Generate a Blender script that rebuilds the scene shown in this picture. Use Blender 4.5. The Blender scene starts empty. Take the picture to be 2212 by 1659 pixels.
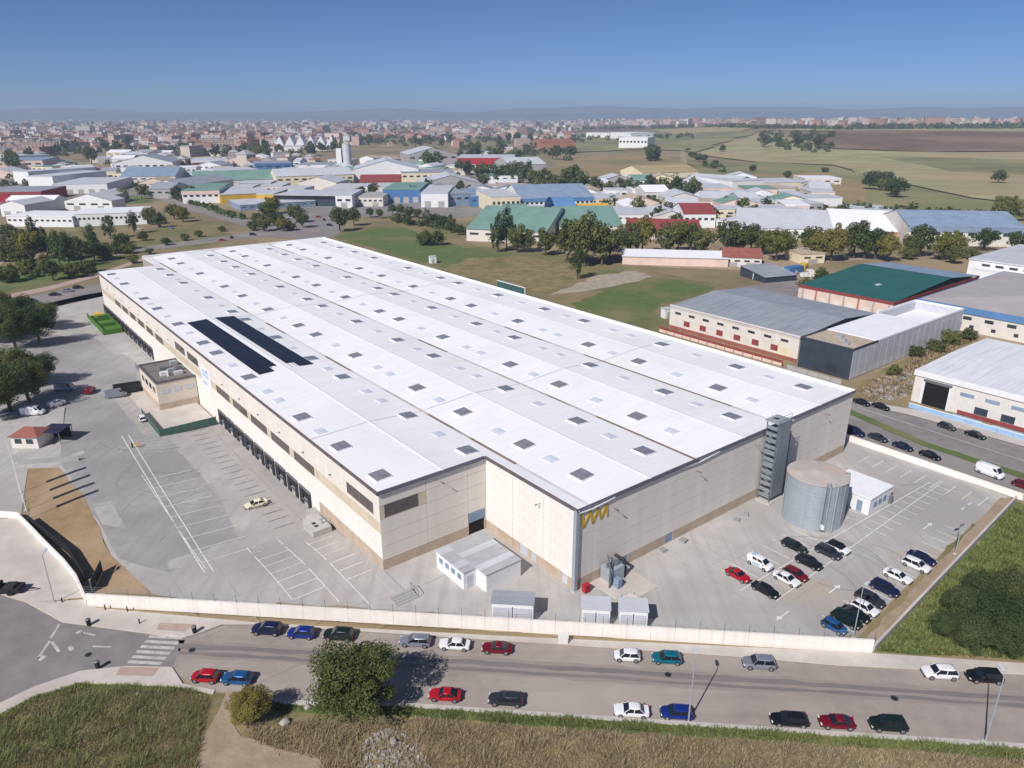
import bpy, bmesh, math, random
from mathutils import Vector, Matrix
R = math.radians
random.seed(7)
scene = bpy.context.scene
COL = scene.collection

# ------------------------------------------------------------ camera, sky, sun, exposure
cam_d = bpy.data.cameras.new("camera"); cam = bpy.data.objects.new("camera", cam_d); COL.objects.link(cam)
CAM_H = 62.0; PITCH = R(20.275); FPX = 1573.33; CX, CY = 1106.0, 829.5
cam.location = (0, 0, CAM_H); cam.rotation_euler = (math.pi/2 - PITCH, 0, 0)
cam_d.sensor_width = 36; cam_d.lens = FPX/2212*36; cam_d.clip_start = 1; cam_d.clip_end = 60000
scene.camera = cam
SUN_EL = R(42.0); SUN_AZ = (-0.55, -0.835)          # horizontal direction towards the sun
world = bpy.data.worlds.new("World"); scene.world = world; world.use_nodes = True
wn = world.node_tree; bg = wn.nodes["Background"]
sky = wn.nodes.new("ShaderNodeTexSky"); sky.sky_type = 'NISHITA'; sky.sun_disc = False
sky.sun_elevation = SUN_EL; sky.sun_rotation = math.atan2(SUN_AZ[0], SUN_AZ[1])
sky.altitude = 650; sky.air_density = 0.5; sky.dust_density = 0.8; sky.ozone_density = 9.0
wn.links.new(sky.outputs[0], bg.inputs[0]); bg.inputs[1].default_value = 0.088
sun_d = bpy.data.lights.new("sun", 'SUN'); sun_d.energy = 4.75; sun_d.angle = R(0.53); sun_d.color = (1.0, 0.955, 0.91)
sun = bpy.data.objects.new("sun", sun_d); COL.objects.link(sun)
sv = Vector((SUN_AZ[0]*math.cos(SUN_EL), SUN_AZ[1]*math.cos(SUN_EL), math.sin(SUN_EL)))
sun.rotation_euler = (-sv).to_track_quat('-Z', 'Y').to_euler(); sun.location = sv*500
vs = scene.view_settings; vs.view_transform = 'Standard'; vs.look = 'None'; vs.exposure = 0.0; vs.gamma = 1.0
vs.use_curve_mapping = False
cy = scene.cycles; cy.max_bounces = 5; cy.diffuse_bounces = 2; cy.glossy_bounces = 2; cy.transmission_bounces = 3
cy.transparent_max_bounces = 4; cy.volume_bounces = 0; cy.use_denoising = True

# ------------------------------------------------------------ places
TH = R(38.337); CT, ST = math.cos(TH), math.sin(TH); AX, AY = 8.748, 84.967
SP, CP = math.sin(PITCH), math.cos(PITCH)
def W(a, b):                       # site grid (a along the front wall, b along the dock wall) -> world
    return (AX + a*CT - b*ST, AY + a*ST + b*CT)
def LOC(x, y):
    x -= AX; y -= AY; return (x*CT + y*ST, -x*ST + y*CT)
def sm(t):
    t = max(0.0, min(1.0, t)); return t*t*(3-2*t)
def at(px, py, z=0.0):             # a point of the photograph (2212 wide) -> where it lies on the plane z
    xc = (px-CX)/FPX; yc = (py-CY)/FPX; t = (CAM_H - z)/(SP + CP*yc)
    if z == 0.0 and py < 480 and px > 1150:
        lo, hi = 100.0, t            # first meeting of the line of sight with the hillside
        f = lambda s: CAM_H - s*(SP + CP*yc) - hill(xc*s, (CP - SP*yc)*s)
        n = 60
        for k in range(1, n+1):
            s = 550+(hi-550)*k/n
            if hi > 550 and f(s) <= 0:
                lo = 550+(hi-550)*(k-1)/n; h2 = s
                for _ in range(20):
                    mid = (lo+h2)/2
                    if f(mid) > 0: lo = mid
                    else: h2 = mid
                t = (lo+h2)/2; break
    return (xc*t, (CP - SP*yc)*t)
def hill(x, y):                    # gentle dry hillside at the upper right
    if y < 600 or x < 60: return 0.0
    return sm((x-60-.04*y)/620)*sm((y-620)/1000)*(26+3*math.sin(x*.006+y*.002)+2.5*math.sin(y*.007-x*.003))
def gz_l(a, b):                    # sunken apron along the loading docks
    if a > -17: return 0.0
    fb = sm((b-27)/17)*(1-sm((b-214)/14))
    fa = 1.0 if a > -25 else max(0.0, 1-(-25-a)/22)
    return -1.5*fb*fa
def gz(x, y): return gz_l(*LOC(x, y))

# ------------------------------------------------------------ mesh helpers
class MB:
    def __init__(self): self.v = []; self.f = []; self.m = []
    def add(self, vs, fs, mi=0):
        o = len(self.v); self.v += [tuple(p) for p in vs]
        self.f += [tuple(i+o for i in f) for f in fs]; self.m += [mi]*len(fs); return self
    def box(self, x0, x1, y0, y1, z0, z1, mi=0, bottom=True):
        v = [(x0,y0,z0),(x1,y0,z0),(x1,y1,z0),(x0,y1,z0),(x0,y0,z1),(x1,y0,z1),(x1,y1,z1),(x0,y1,z1)]
        f = [(4,5,6,7),(0,1,5,4),(1,2,6,5),(2,3,7,6),(3,0,4,7)]
        if bottom: f.append((3,2,1,0))
        return self.add(v, f, mi)
    def quad(self, a, b, c, d, mi=0): return self.add([a,b,c,d], [(0,1,2,3)], mi)
    def tube(self, p, q, r0, r1=None, n=8, mi=0, caps=True):
        r1 = r0 if r1 is None else r1; p = Vector(p); q = Vector(q); d = (q-p)
        if d.length < 1e-6: return self
        d.normalize(); u = d.orthogonal().normalized(); w = d.cross(u); vs = []
        for k in range(n):
            an = 2*math.pi*k/n; e = u*math.cos(an)+w*math.sin(an); vs.append(p+e*r0); vs.append(q+e*r1)
        fs = [(2*k, (2*k+2) % (2*n), (2*k+3) % (2*n), 2*k+1) for k in range(n)]
        if caps: fs.append(tuple(2*k+1 for k in range(n))); fs.append(tuple(2*(n-1-k) for k in range(n)))
        return self.add(vs, fs, mi)
    def bar(self, p, q, w, h, mi=0):   # box bar between two points, w across, h thick (upwards)
        p = Vector(p); q = Vector(q); d = (q-p).normalized(); up = Vector((0,0,1))
        if abs(d.z) > .95: up = Vector((1,0,0))
        s = d.cross(up).normalized()*(w/2); t = s.cross(d).normalized()*(h/2)
        v = [p-s-t,p+s-t,p+s+t,p-s+t,q-s-t,q+s-t,q+s+t,q-s+t]
        return self.add(v, [(0,3,2,1),(4,5,6,7),(0,1,5,4),(1,2,6,5),(2,3,7,6),(3,0,4,7)], mi)
    def prism(self, poly, z0, z1, mi=0, bottom=False):
        n = len(poly); v = [(x,y,z0) for x,y in poly]+[(x,y,z1) for x,y in poly]
        f = [tuple(range(n,2*n))]+[(k,(k+1)%n,n+(k+1)%n,n+k) for k in range(n)]
        if bottom: f.append(tuple(reversed(range(n))))
        return self.add(v, f, mi)
    def mesh(self, name, mats, smooth=False):
        me = bpy.data.meshes.new(name); me.from_pydata(self.v, [], self.f)
        for m in (mats if isinstance(mats, (list, tuple)) else [mats]): me.materials.append(m)
        if len(me.materials) > 1: me.polygons.foreach_set("material_index", self.m)
        if smooth: me.polygons.foreach_set("use_smooth", [True]*len(me.polygons))
        me.update(); return me
    def obj(self, name, mats, parent=None, loc=(0,0,0), rz=0.0, smooth=False):
        return link(name, self.mesh(name, mats, smooth), parent, loc, rz)
def link(name, data, parent=None, loc=(0,0,0), rz=0.0):
    o = bpy.data.objects.new(name, data); COL.objects.link(o)
    o.location = loc; o.rotation_euler = (0,0,rz)
    if parent: o.parent = parent
    return o
def tag(o, label=None, cat=None, group=None, kind=None):
    if label: o["label"] = label
    if cat: o["category"] = cat
    if group: o["group"] = group
    if kind: o["kind"] = kind
    return o
def thing(name, label, cat, loc=(0,0,0), rz=0.0, group=None):
    return tag(link(name, None, None, loc, rz), label, cat, group)
def copy_tree(o, parent=None):
    c = o.copy(); COL.objects.link(c); c.parent = parent
    for ch in list(o.children): copy_tree(ch, c)
    return c
ORD = ["first","second","third","fourth","fifth","sixth","seventh","eighth","ninth","tenth","eleventh","twelfth","thirteenth",
 "fourteenth","fifteenth","sixteenth","seventeenth","eighteenth","nineteenth","twentieth"]
ORD += ["twenty-"+o for o in ORD[:9]]+["thirtieth"]+["thirty-"+o for o in ORD[:9]]+["fortieth"]+["forty-"+o for o in ORD[:9]]

# ------------------------------------------------------------ materials
def lin(c):
    return tuple(((x/255)/12.92 if x/255 <= .04045 else ((x/255+.055)/1.055)**2.4) for x in c)
MATS = {}
def mat(name, col, rough=0.8, var=0.12, scale=0.6, col2=None, metal=0.0, bump=0.0, bscale=8.0, spec=0.3, big=None, streak=None, coord='Object', spots=None):
    """procedural material: base colour broken up by fine and coarse noise, optional second colour, streaks and bump"""
    if name in MATS: return MATS[name]
    m = bpy.data.materials.new(name); m.use_nodes = True; nt = m.node_tree; N = nt.nodes; L = nt.links
    b = N["Principled BSDF"]; b.inputs["Roughness"].default_value = rough; b.inputs["Metallic"].default_value = metal
    b.inputs["Specular IOR Level"].default_value = spec
    tc = N.new("ShaderNodeTexCoord"); src = tc.outputs[coord]
    n1 = N.new("ShaderNodeTexNoise"); n1.inputs["Scale"].default_value = scale; n1.inputs["Detail"].default_value = 6; n1.inputs["Roughness"].default_value = .62
    L.new(src, n1.inputs["Vector"])
    mx = N.new("ShaderNodeMix"); mx.data_type = 'RGBA'
    c2 = col2 if col2 else tuple(c*(1-2*var) for c in col)
    c1 = col if col2 else tuple(min(1, c*(1+var)) for c in col)
    mx.inputs[6].default_value = (*c1, 1); mx.inputs[7].default_value = (*c2, 1)
    rp = N.new("ShaderNodeMapRange"); rp.inputs[1].default_value = .35; rp.inputs[2].default_value = .68
    L.new(n1.outputs[0], rp.inputs[0]); L.new(rp.outputs[0], mx.inputs[0]); out = mx.outputs[2]
    for bi, big in enumerate([x_ for x_ in (big, spots) if x_]):
        n2 = N.new("ShaderNodeTexNoise"); n2.inputs["Scale"].default_value = big[0]; n2.inputs["Detail"].default_value = 3+2*bi; n2.noise_dimensions = '4D'; n2.inputs["W"].default_value = 3.7*bi
        L.new(src, n2.inputs["Vector"]); r2 = N.new("ShaderNodeMapRange"); r2.inputs[1].default_value = big[2] if len(big) > 2 else .42; r2.inputs[2].default_value = big[3] if len(big) > 3 else .62
        L.new(n2.outputs[0], r2.inputs[0]); m2 = N.new("ShaderNodeMix"); m2.data_type = 'RGBA'
        L.new(r2.outputs[0], m2.inputs[0]); L.new(out, m2.inputs[6]); m2.inputs[7].default_value = (*big[1], 1); out = m2.outputs[2]
    if streak:      # (stretch xyz, colour, amount)
        mp = N.new("ShaderNodeMapping"); mp.inputs["Scale"].default_value = streak[0]; L.new(src, mp.inputs[0])
        n3 = N.new("ShaderNodeTexNoise"); n3.inputs["Scale"].default_value = 1; n3.inputs["Detail"].default_value = 4; L.new(mp.outputs[0], n3.inputs["Vector"])
        r3 = N.new("ShaderNodeMapRange"); r3.inputs[1].default_value = .45; r3.inputs[2].default_value = .75; r3.inputs[4].default_value = streak[2]
        L.new(n3.outputs[0], r3.inputs[0]); m3 = N.new("ShaderNodeMix"); m3.data_type = 'RGBA'; L.new(r3.outputs[0], m3.inputs[0])
        L.new(out, m3.inputs[6]); m3.inputs[7].default_value = (*streak[1], 1); out = m3.outputs[2]
    L.new(out, b.inputs["Base Color"])
    if bump > 0:
        nb = N.new("ShaderNodeTexNoise"); nb.inputs["Scale"].default_value = bscale; nb.inputs["Detail"].default_value = 4; L.new(src, nb.inputs["Vector"])
        bp = N.new("ShaderNodeBump"); bp.inputs["Strength"].default_value = bump; bp.inputs["Distance"].default_value = .2
        L.new(nb.outputs[0], bp.inputs["Height"]); L.new(bp.outputs[0], b.inputs["Normal"])
    MATS[name] = m; return m
def leaf_mat(name, dark, light, hue=0.5):
    m = bpy.data.materials.new(name); m.use_nodes = True; nt = m.node_tree; N = nt.nodes; L = nt.links
    b = N["Principled BSDF"]; b.inputs["Roughness"].default_value = .65; b.inputs["Specular IOR Level"].default_value = .15
    g = N.new("ShaderNodeNewGeometry"); oi = N.new("ShaderNodeObjectInfo")
    mx = N.new("ShaderNodeMix"); mx.data_type = 'RGBA'; mx.inputs[6].default_value = (*dark,1); mx.inputs[7].default_value = (*light,1)
    L.new(g.outputs["Random Per Island"], mx.inputs[0])
    hs = N.new("ShaderNodeHueSaturation"); L.new(mx.outputs[2], hs.inputs["Color"])
    r1 = N.new("ShaderNodeMapRange"); r1.inputs[3].default_value = .475; r1.inputs[4].default_value = .515; L.new(oi.outputs["Random"], r1.inputs[0]); L.new(r1.outputs[0], hs.inputs["Hue"])
    r2 = N.new("ShaderNodeMapRange"); r2.inputs[3].default_value = 1.25; r2.inputs[4].default_value = .75; L.new(oi.outputs["Random"], r2.inputs[0]); L.new(r2.outputs[0], hs.inputs["Value"])
    L.new(hs.outputs[0], b.inputs["Base Color"])
    tr = N.new("ShaderNodeBsdfTranslucent"); L.new(hs.outputs[0], tr.inputs[0]); ms = N.new("ShaderNodeMixShader"); ms.inputs[0].default_value = .35
    L.new(b.outputs[0], ms.inputs[1]); L.new(tr.outputs[0], ms.inputs[2]); L.new(ms.outputs[0], N["Material Output"].inputs[0])
    return m
def paint(name, col, rough=.28, metal=0.25):
    return mat(name, col, rough=rough, var=.02, metal=metal, spec=.5)

M = dict(
 ground=mat("dry ground", lin((140,126,98)), var=.2, scale=.05, col2=lin((108,104,74)), big=(.012, lin((156,138,110)), .42, .62), bump=.4, bscale=.8),
 grass=mat("green grass ground", lin((104,106,68)), scale=.18, col2=lin((124,116,80)), big=(.03, lin((142,126,96)), .44,.62), bump=.5, bscale=1.5),
 grass2=mat("lush grass ground", lin((84,104,56)), scale=.3, col2=lin((104,114,68)), big=(.045, lin((128,122,84)), .5,.72), bump=.5, bscale=1.5),
 drygrass=mat("straw grass ground", lin((150,134,98)), scale=.25, col2=lin((112,104,70)), big=(.05, lin((98,100,62)), .5,.7), bump=.5, bscale=1.2),
 brownfield=mat("ploughed soil", lin((126,102,84)), scale=.03, col2=lin((104,86,72)), big=(.006, lin((140,116,94)), .45,.6), streak=((.004,.05,1), lin((96,80,66)), .6)),
 palefield=mat("pale stubble field", lin((172,166,124)), scale=.02, col2=lin((142,138,96)), big=(.005, lin((170,152,118)), .45,.62), streak=((.004,.05,1), lin((122,122,84)), .6)),
 olivefield=mat("olive field", lin((128,128,86)), scale=.02, col2=lin((152,144,104)), big=(.006, lin((112,112,74)), .45,.62), streak=((.003,.04,1), lin((150,140,106)), .5)),
 tanfield=mat("tan stubble field", lin((160,138,104)), scale=.03, col2=lin((140,124,88)), big=(.01, lin((128,122,82)), .48,.66)),
 dirt=mat("brown dirt", lin((168,142,112)), scale=.35, col2=lin((146,120,92)), big=(.08, lin((180,156,128)), .45,.65), bump=.4, bscale=2),
 paledirt=mat("pale dirt", lin((170,152,130)), scale=.4, col2=lin((148,130,110)), bump=.3, bscale=2),
 estatepave=mat("estate tarmac and dust", lin((150,144,138)), scale=.05, col2=lin((128,122,116)), big=(.012, lin((150,136,112)), .5,.66)),
 rubbleground=mat("pale rubble ground", lin((176,168,152)), scale=.3, col2=lin((150,138,118)), bump=.6, bscale=1.2),
 asphalt=mat("grey asphalt", lin((140,135,133)), scale=.35, col2=lin((124,119,118)), rough=.9, bump=.15, bscale=14, big=(.06, lin((148,142,138)), .45, .65)),
 wornpaint=mat("worn road paint", lin((204,200,196)), scale=1.2, col2=lin((164,159,155))),
 oldroad=mat("brownish worn asphalt", lin((162,152,144)), scale=.5, col2=lin((148,138,131)), rough=.92, bump=.15, bscale=14, big=(.07, lin((170,160,152)), .45,.65), streak=((.03,.5,1), lin((138,129,122)), .5)),
 darklane=mat("dark wheel track asphalt", lin((120,114,112)), scale=.5, col2=lin((126,118,115)), rough=.9, streak=((.02,.9,1), lin((140,132,128)), .7)),
 pave=mat("pale concrete pavement", lin((204,197,189)), scale=.5, col2=lin((188,181,173)), big=(.12, lin((186,176,170)), .45,.65), bump=.1),
 redpave=mat("reddish tactile paving", lin((184,160,150)), scale=.8, col2=lin((170,148,140))),
 concrete=mat("yard concrete", lin((190,186,182)), scale=.25, col2=lin((175,171,167)), rough=.85, big=(.035, lin((163,159,156)), .44,.62), streak=((.9,.05,1), lin((152,148,145)), .5), bump=.08, spots=(.11, lin((182,166,150)), .58,.78)),
 lorryconc=mat("weathered lorry yard concrete", lin((172,169,167)), scale=.3, col2=lin((158,155,154)), rough=.85, big=(.05, lin((150,147,147)), .44,.6), streak=((.9,.06,1), lin((142,139,139)), .55), bump=.08),
 laneouter=mat("lane edge asphalt", lin((146,137,131)), scale=.5, col2=lin((152,142,135)), rough=.92),
 stain=mat("rust stained concrete", lin((176,168,160)), scale=.3, col2=lin((168,152,138)), big=(.3, lin((178,174,171)), .42,.52)),
 tyremark=mat("tyre darkened concrete", lin((138,135,134)), scale=.5, col2=lin((162,158,155))),
 kerb=mat("kerb stone", lin((190,186,180)), scale=1.2, var=.08),
 whitepaint=mat("road paint", lin((238,236,232)), scale=1.5, col2=lin((206,203,198))),
 islandpave=mat("grey island concrete", lin((182,179,175)), scale=.6, var=.07),
 wallwhite=mat("white rendered boundary wall", lin((240,234,227)), scale=.4, col2=lin((229,222,214)), streak=((1.2,1.2,.15), lin((212,203,193)), .4)),
 panel=mat("cream precast concrete", lin((228,221,211)), scale=.35, var=.035, big=(.1, lin((221,213,203)), .45,.65), streak=((.9,.9,.06), lin((208,200,190)), .4)),
 panelwhite=mat("white precast concrete", lin((232,227,219)), scale=.35, var=.03, streak=((.9,.9,.06), lin((208,201,193)), .35)),
 panelbeige=mat("beige render", lin((206,192,170)), scale=.5, var=.06),
 plinth=mat("brown plinth concrete", lin((190,171,152)), scale=.5, var=.07, streak=((.5,.5,.05), lin((170,152,134)), .4)),
 slabjoint=mat("slab joint filler", lin((158,153,149)), var=.06),
 joint=mat("dark joint backing", lin((166,158,150)), scale=.5, var=.08),
 roofwhite=mat("white roof membrane", lin((243,242,243)), scale=.15, var=.02, rough=.6, big=(.03, lin((238,237,239)), .42,.62), streak=((.07,1.1,1), lin((226,225,226)), .5), spots=(.06, lin((230,229,228)), .52,.74)),
 roofpar=mat("white parapet sheet", lin((238,238,242)), var=.03, rough=.5),
 fascia=mat("slate grey fascia", lin((112,110,124)), var=.06, rough=.5, metal=.3),
 coping=mat("dark coping", lin((104,96,96)), var=.1, rough=.55),
 gutter=mat("dirty valley gutter", lin((206,200,190)), scale=.12, col2=lin((120,104,88)), big=(.05, lin((214,212,212)), .4,.55)),
 ventglass=mat("smoke vent glass", lin((136,136,144)), var=.1, rough=.25, spec=.6),
 ventframe=mat("white vent kerb", lin((226,226,230)), var=.04),
 rooflight=mat("translucent rooflight", lin((208,212,224)), scale=.4, var=.04, rough=.45, spec=.4),
 winpane=mat("brown tinted window", lin((92,84,82)), var=.08, rough=.3, spec=.5),
 winframe=mat("window frame", lin((140,130,120)), var=.06),
 glass=mat("dark window glass", lin((58,64,72)), var=.15, scale=.3, rough=.15, spec=.6),
 dockblack=mat("black dock curtain", lin((48,48,52)), var=.15, rough=.7),
 dockgrey=mat("grey dock hood", lin((112,112,114)), var=.1),
 dockdoor=mat("dark dock door", lin((52,56,56)), var=.1),
 black=mat("near black opening", lin((24,24,26)), var=.1),
 solar=mat("solar cell glass", lin((34,36,50)), var=.1, scale=1.5, rough=.4, spec=.3),
 steel=mat("galvanised steel", lin((164,172,178)), scale=.6, var=.06, rough=.55, metal=.15, streak=((.8,.8,.06), lin((148,156,162)), .5)),
 steeldark=mat("grey steel", lin((120,124,130)), var=.08, rough=.5, metal=.4),
 towersteel=mat("tower screen steel", lin((132,140,148)), var=.08, rough=.6, metal=.1),
 tankroof=mat("dusty tank roof", lin((190,184,178)), scale=.5, col2=lin((176,166,158)), big=(.2, lin((198,178,166)), .5,.6)),
 gold=mat("gold sign letters", lin((206,168,52)), var=.08, rough=.4),
 white=mat("white paint", lin((226,226,226)), var=.03),
 offwhite=mat("off white render", lin((218,212,204)), scale=.4, var=.05, streak=((.6,.6,.08), lin((198,190,182)), .3)),
 greyroof=mat("grey sheet roof", lin((156,160,168)), var=.06, scale=.2, rough=.6, streak=((.05,1.6,1), lin((126,131,144)), .8)),
 whiteribbed=mat("white ribbed sheet roof", lin((226,227,232)), var=.04, scale=.15, rough=.6, streak=((.05,1.2,1), lin((196,198,208)), .7)),
 lightroof=mat("pale grey sheet roof", lin((196,198,204)), var=.05, scale=.15, rough=.6, streak=((.1,1.4,1), lin((178,180,188)), .6)),
 greenroof=mat("dark green sheet roof", lin((44,98,92)), var=.06, scale=.15, rough=.55, streak=((.1,1.4,1), lin((38,86,84)), .5)),
 tealroof=mat("faded teal roof", lin((118,150,140)), var=.07, scale=.1),
 redroof=mat("red tile roof", lin((150,92,82)), var=.1, scale=.5),
 maroon=mat("maroon sheet", lin((142,66,66)), var=.08),
 gatewall=mat("beige render of the office block", lin((214,202,188)), var=.05, scale=.4),
 brick=mat("orange brick", lin((172,118,92)), var=.1, scale=.6),
 bluewall=mat("blue painted wall", lin((92,132,178)), var=.08, scale=.2),
 lightblue=mat("pale blue render", lin((150,182,214)), var=.06, scale=.3),
 blueglaze=mat("blue sheet facade", lin((76,118,168)), var=.1, scale=.2),
 bluegrey=mat("blue grey sheet", lin((132,150,172)), var=.08, scale=.2),
 anthracite=mat("anthracite cladding", lin((60,68,80)), var=.07, rough=.45, scale=.3),
 gravelroof=mat("gravel roof", lin((186,170,152)), var=.1, scale=.6),
 redwall=mat("red painted wall", lin((168,44,58)), var=.08),
 yellow=mat("yellow wall", lin((206,168,70)), var=.08),
 cream=mat("cream wall", lin((226,214,186)), var=.05, scale=.2),
 pink=mat("pale pink wall", lin((220,196,184)), var=.06, scale=.2),
 greyconc=mat("grey concrete wall", lin((168,166,164)), var=.06, scale=.3),
 tyre=mat("rubber", lin((38,38,40)), var=.1, rough=.85),
 rim=mat("alloy rim", lin((170,172,176)), var=.05, rough=.35, metal=.7),
 carglass=mat("car glass", lin((30,34,42)), var=.05, rough=.08, spec=.7),
 lampglass=mat("lamp glass", lin((222,224,226)), var=.03, rough=.15, spec=.7),
 taillamp=mat("red tail lamp", lin((150,24,24)), var=.05, rough=.2, spec=.6),
 plastic=mat("black plastic", lin((42,42,44)), var=.05, rough=.7),
 fencegreen=mat("green mesh screen", lin((74,104,92)), var=.1, scale=.8),
 skipgreen=mat("green paint", lin((76,116,44)), var=.1, scale=.8),
 wood=mat("timber", lin((172,156,136)), var=.12, scale=2),
 townpink=mat("muted pink render", lin((190,168,158)), var=.06, scale=.02), towncream=mat("muted cream render", lin((198,188,176)), var=.06, scale=.02), townwhite=mat("muted white render", lin((206,202,198)), var=.05, scale=.02), townbrick=mat("muted brick", lin((160,126,110)), var=.08, scale=.02), towntile=mat("muted roof tile", lin((150,108,92)), var=.1, scale=.02), towngrey=mat("muted grey roof", lin((164,162,164)), var=.06, scale=.02),
 bark=mat("bark", lin((98,82,66)), var=.15, scale=3, bump=.5),
 rock=mat("pale broken stone", lin((166,160,154)), var=.2, scale=1.5),
 hill=mat("haze-tinted distant hill", lin((96,108,128)), var=.08, scale=.002),  # bluish tint of distance haze is mixed into this colour
)
LEAF = dict(
 a=leaf_mat("olive green leaves", lin((76,88,46)), lin((124,132,80))),
 b=leaf_mat("dark green leaves", lin((58,74,46)), lin((104,118,76))),
 c=leaf_mat("yellow green leaves", lin((112,112,52)), lin((144,140,76))),
 d=leaf_mat("grey green leaves", lin((70,86,62)), lin((122,134,100))),
 grass=leaf_mat("dry grass blades", lin((126,116,88)), lin((192,176,142))),
 weed=leaf_mat("green weed blades", lin((98,112,60)), lin((148,156,98))),
 mixg=leaf_mat("mixed grass blades", lin((112,110,76)), lin((172,160,122))),
)
# ------------------------------------------------------------ ground
def axis(lo, hi, f0, f1, step):
    xs = [f0 + step*i for i in range(int((f1-f0)/step)+1)]
    s = step
    while xs[-1] < hi: s *= 1.35; xs.append(xs[-1]+s)
    s = step
    while xs[0] > lo: s *= 1.35; xs.insert(0, xs[0]-s)
    return xs
def weave(a, lo, hi, st):      # keep a fine enough grid over the hillside
    return sorted(set([v for v in a if v < lo or v > hi]+[lo+st*i for i in range(int((hi-lo)/st)+1)]))
xs = weave(axis(-9000, 9000, -150, 120, 4), 125, 3400, 55); ys = weave(axis(-600, 9300, 20, 330, 4), 340, 4200, 55)
g = MB(); nx = len(xs)
def under(x, y):
    a, b = LOC(x, y); return .5 if (-44 < a < 75 and 4 < b < 238) or (22 < a < 75 and -24 < b < 5) else .05
def gzb(x, y):
    a, b = LOC(x, y); return gz_l(-18.0 if -18 < a < 12 else a, b)+hill(x, y)
g.v = [(x, y, gzb(x, y)-under(x, y)) for y in ys for x in xs]
g.f = [(j*nx+i, j*nx+i+1, (j+1)*nx+i+1, (j+1)*nx+i) for j in range(len(ys)-1) for i in range(nx-1)]; g.m = [0]*len(g.f)
tag(g.obj("ground", M["ground"]), kind="structure")

def ring(pts, step=6.0, jit=0.0):
    out = []; n = len(pts)
    for k in range(n):
        p = pts[k]; q = pts[(k+1) % n]; d = math.dist(p, q); c = max(1, int(d/step)) if jit > 0 else 1
        for i in range(c):
            t = i/c; x = p[0]+(q[0]-p[0])*t; y = p[1]+(q[1]-p[1])*t
            if jit and i: x += random.uniform(-jit, jit); y += random.uniform(-jit, jit)
            out.append((x, y))
    return out
def sheet(name, pts, m, z, jit=0.0, step=6.0, drape=False, kind="structure", roll=False):
    """flat piece of setting with outline pts (world xy), draped over the apron when asked"""
    poly = ring(pts, step, jit)
    bm = bmesh.new(); vs = [bm.verts.new((x, y, 0)) for x, y in poly]; f = bm.faces.new(vs)
    if f.normal.z < 0: bmesh.ops.reverse_faces(bm, faces=[f])
    bm.normal_update()
    if bm.faces[:][0].normal.z < 0: bmesh.ops.reverse_faces(bm, faces=bm.faces[:])
    if drape:
        bmesh.ops.triangulate(bm, faces=bm.faces[:])
        for (nx_, ny_), rng in (((CT, ST), range(-60, 10, 3)), ((-ST, CT), range(20, 240, 4))):
            for s in rng:
                ge = bm.verts[:]+bm.edges[:]+bm.faces[:]
                co = Vector((AX+nx_*s, AY+ny_*s, 0))
                bmesh.ops.bisect_plane(bm, geom=ge, plane_co=co, plane_no=Vector((nx_, ny_, 0)))
    elif roll:
        bmesh.ops.triangulate(bm, faces=bm.faces[:])
        for ax_, rng in ((0, range(100, 3400, 55)), (1, range(600, 4200, 55))):
            for s in rng: bmesh.ops.bisect_plane(bm, geom=bm.verts[:]+bm.edges[:]+bm.faces[:], plane_co=Vector((s*(1-ax_), s*ax_, 0)), plane_no=Vector((1-ax_, ax_, 0)))
    else: bmesh.ops.triangulate(bm, faces=bm.faces[:])
    for v in bm.verts: v.co.z = (gz(v.co.x, v.co.y) if drape else hill(v.co.x, v.co.y)) + z
    me = bpy.data.meshes.new(name); bm.to_mesh(me); bm.free(); me.materials.append(m)
    return tag(link(name, me), kind=kind)
def px(pts): return [at(*p) for p in pts]
def lc(pts): return [W(*p) for p in pts]

# open land around and beyond the site
for nm, m, z, jit, pts in [
 ("vacant_lot", "grass", .01, 1.2, [(560,500),(735,500),(850,482),(985,500),(1010,530),(1240,548),(1370,575),(1560,618),(1660,640),(1420,735),(1300,760),(1000,640),(700,520)]),
 ("vacant_lot_grass", "grass2", .03, 1.0, [(722,512),(850,486),(900,500),(1000,535),(1108,546),(1080,568),(960,578),(880,556),(760,522)]),
 ("vacant_lot_straw", "drygrass", .04, 1.2, [(1000,560),(1110,552),(1232,566),(1240,612),(1190,640),(1060,612),(960,585)]),
 ("vacant_lot_meadow", "grass2", .05, 1.0, [(1230,655),(1330,622),(1440,602),(1545,622),(1500,640),(1425,655),(1420,690),(1330,700),(1260,680)]),
 ("rubble_patch", "rubbleground", .07, .8, [(1182,640),(1240,615),(1290,595),(1370,585),(1412,598),(1330,618),(1250,632)]),
 ("park_ground", "grass", .01, 1.5, [(0,505),(120,490),(330,470),(480,500),(560,520),(400,560),(215,600),(0,640),(-200,640),(-200,505)]),
 ("park_grass", "grass2", .03, 1.2, [(0,590),(60,560),(200,545),(260,560),(180,590),(0,632)]),
 ("red_court", "redpave", .06, .3, [(-60,530),(0,533),(38,543),(22,560),(0,572),(-60,580)]),
 ("verge", "grass2", .02, 1.0, [(130,420),(300,412),(330,438),(150,446)]),
 ("verge", "grass", .02, 1.0, [(330,470),(470,480),(490,497),(380,510),(300,500)]),
 ("right_lot", "grass2", .01, .5, [(1884,1405),(2196,1082),(2330,1150),(2330,1460),(2212,1428),(1990,1416)]),
 ("back_lot", "paledirt", .02, 1.0, [(1350,573),(1600,585),(1730,610),(1760,570),(1900,560),(1660,545),(1560,572)]),
 ("weed_lot", "drygrass", .02, .6, [(1850,830),(2070,718),(2120,728),(1970,800),(1960,850),(1870,868)]),
]: sheet(nm, px(pts), M[m], z, jit*1.6, 4)
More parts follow.
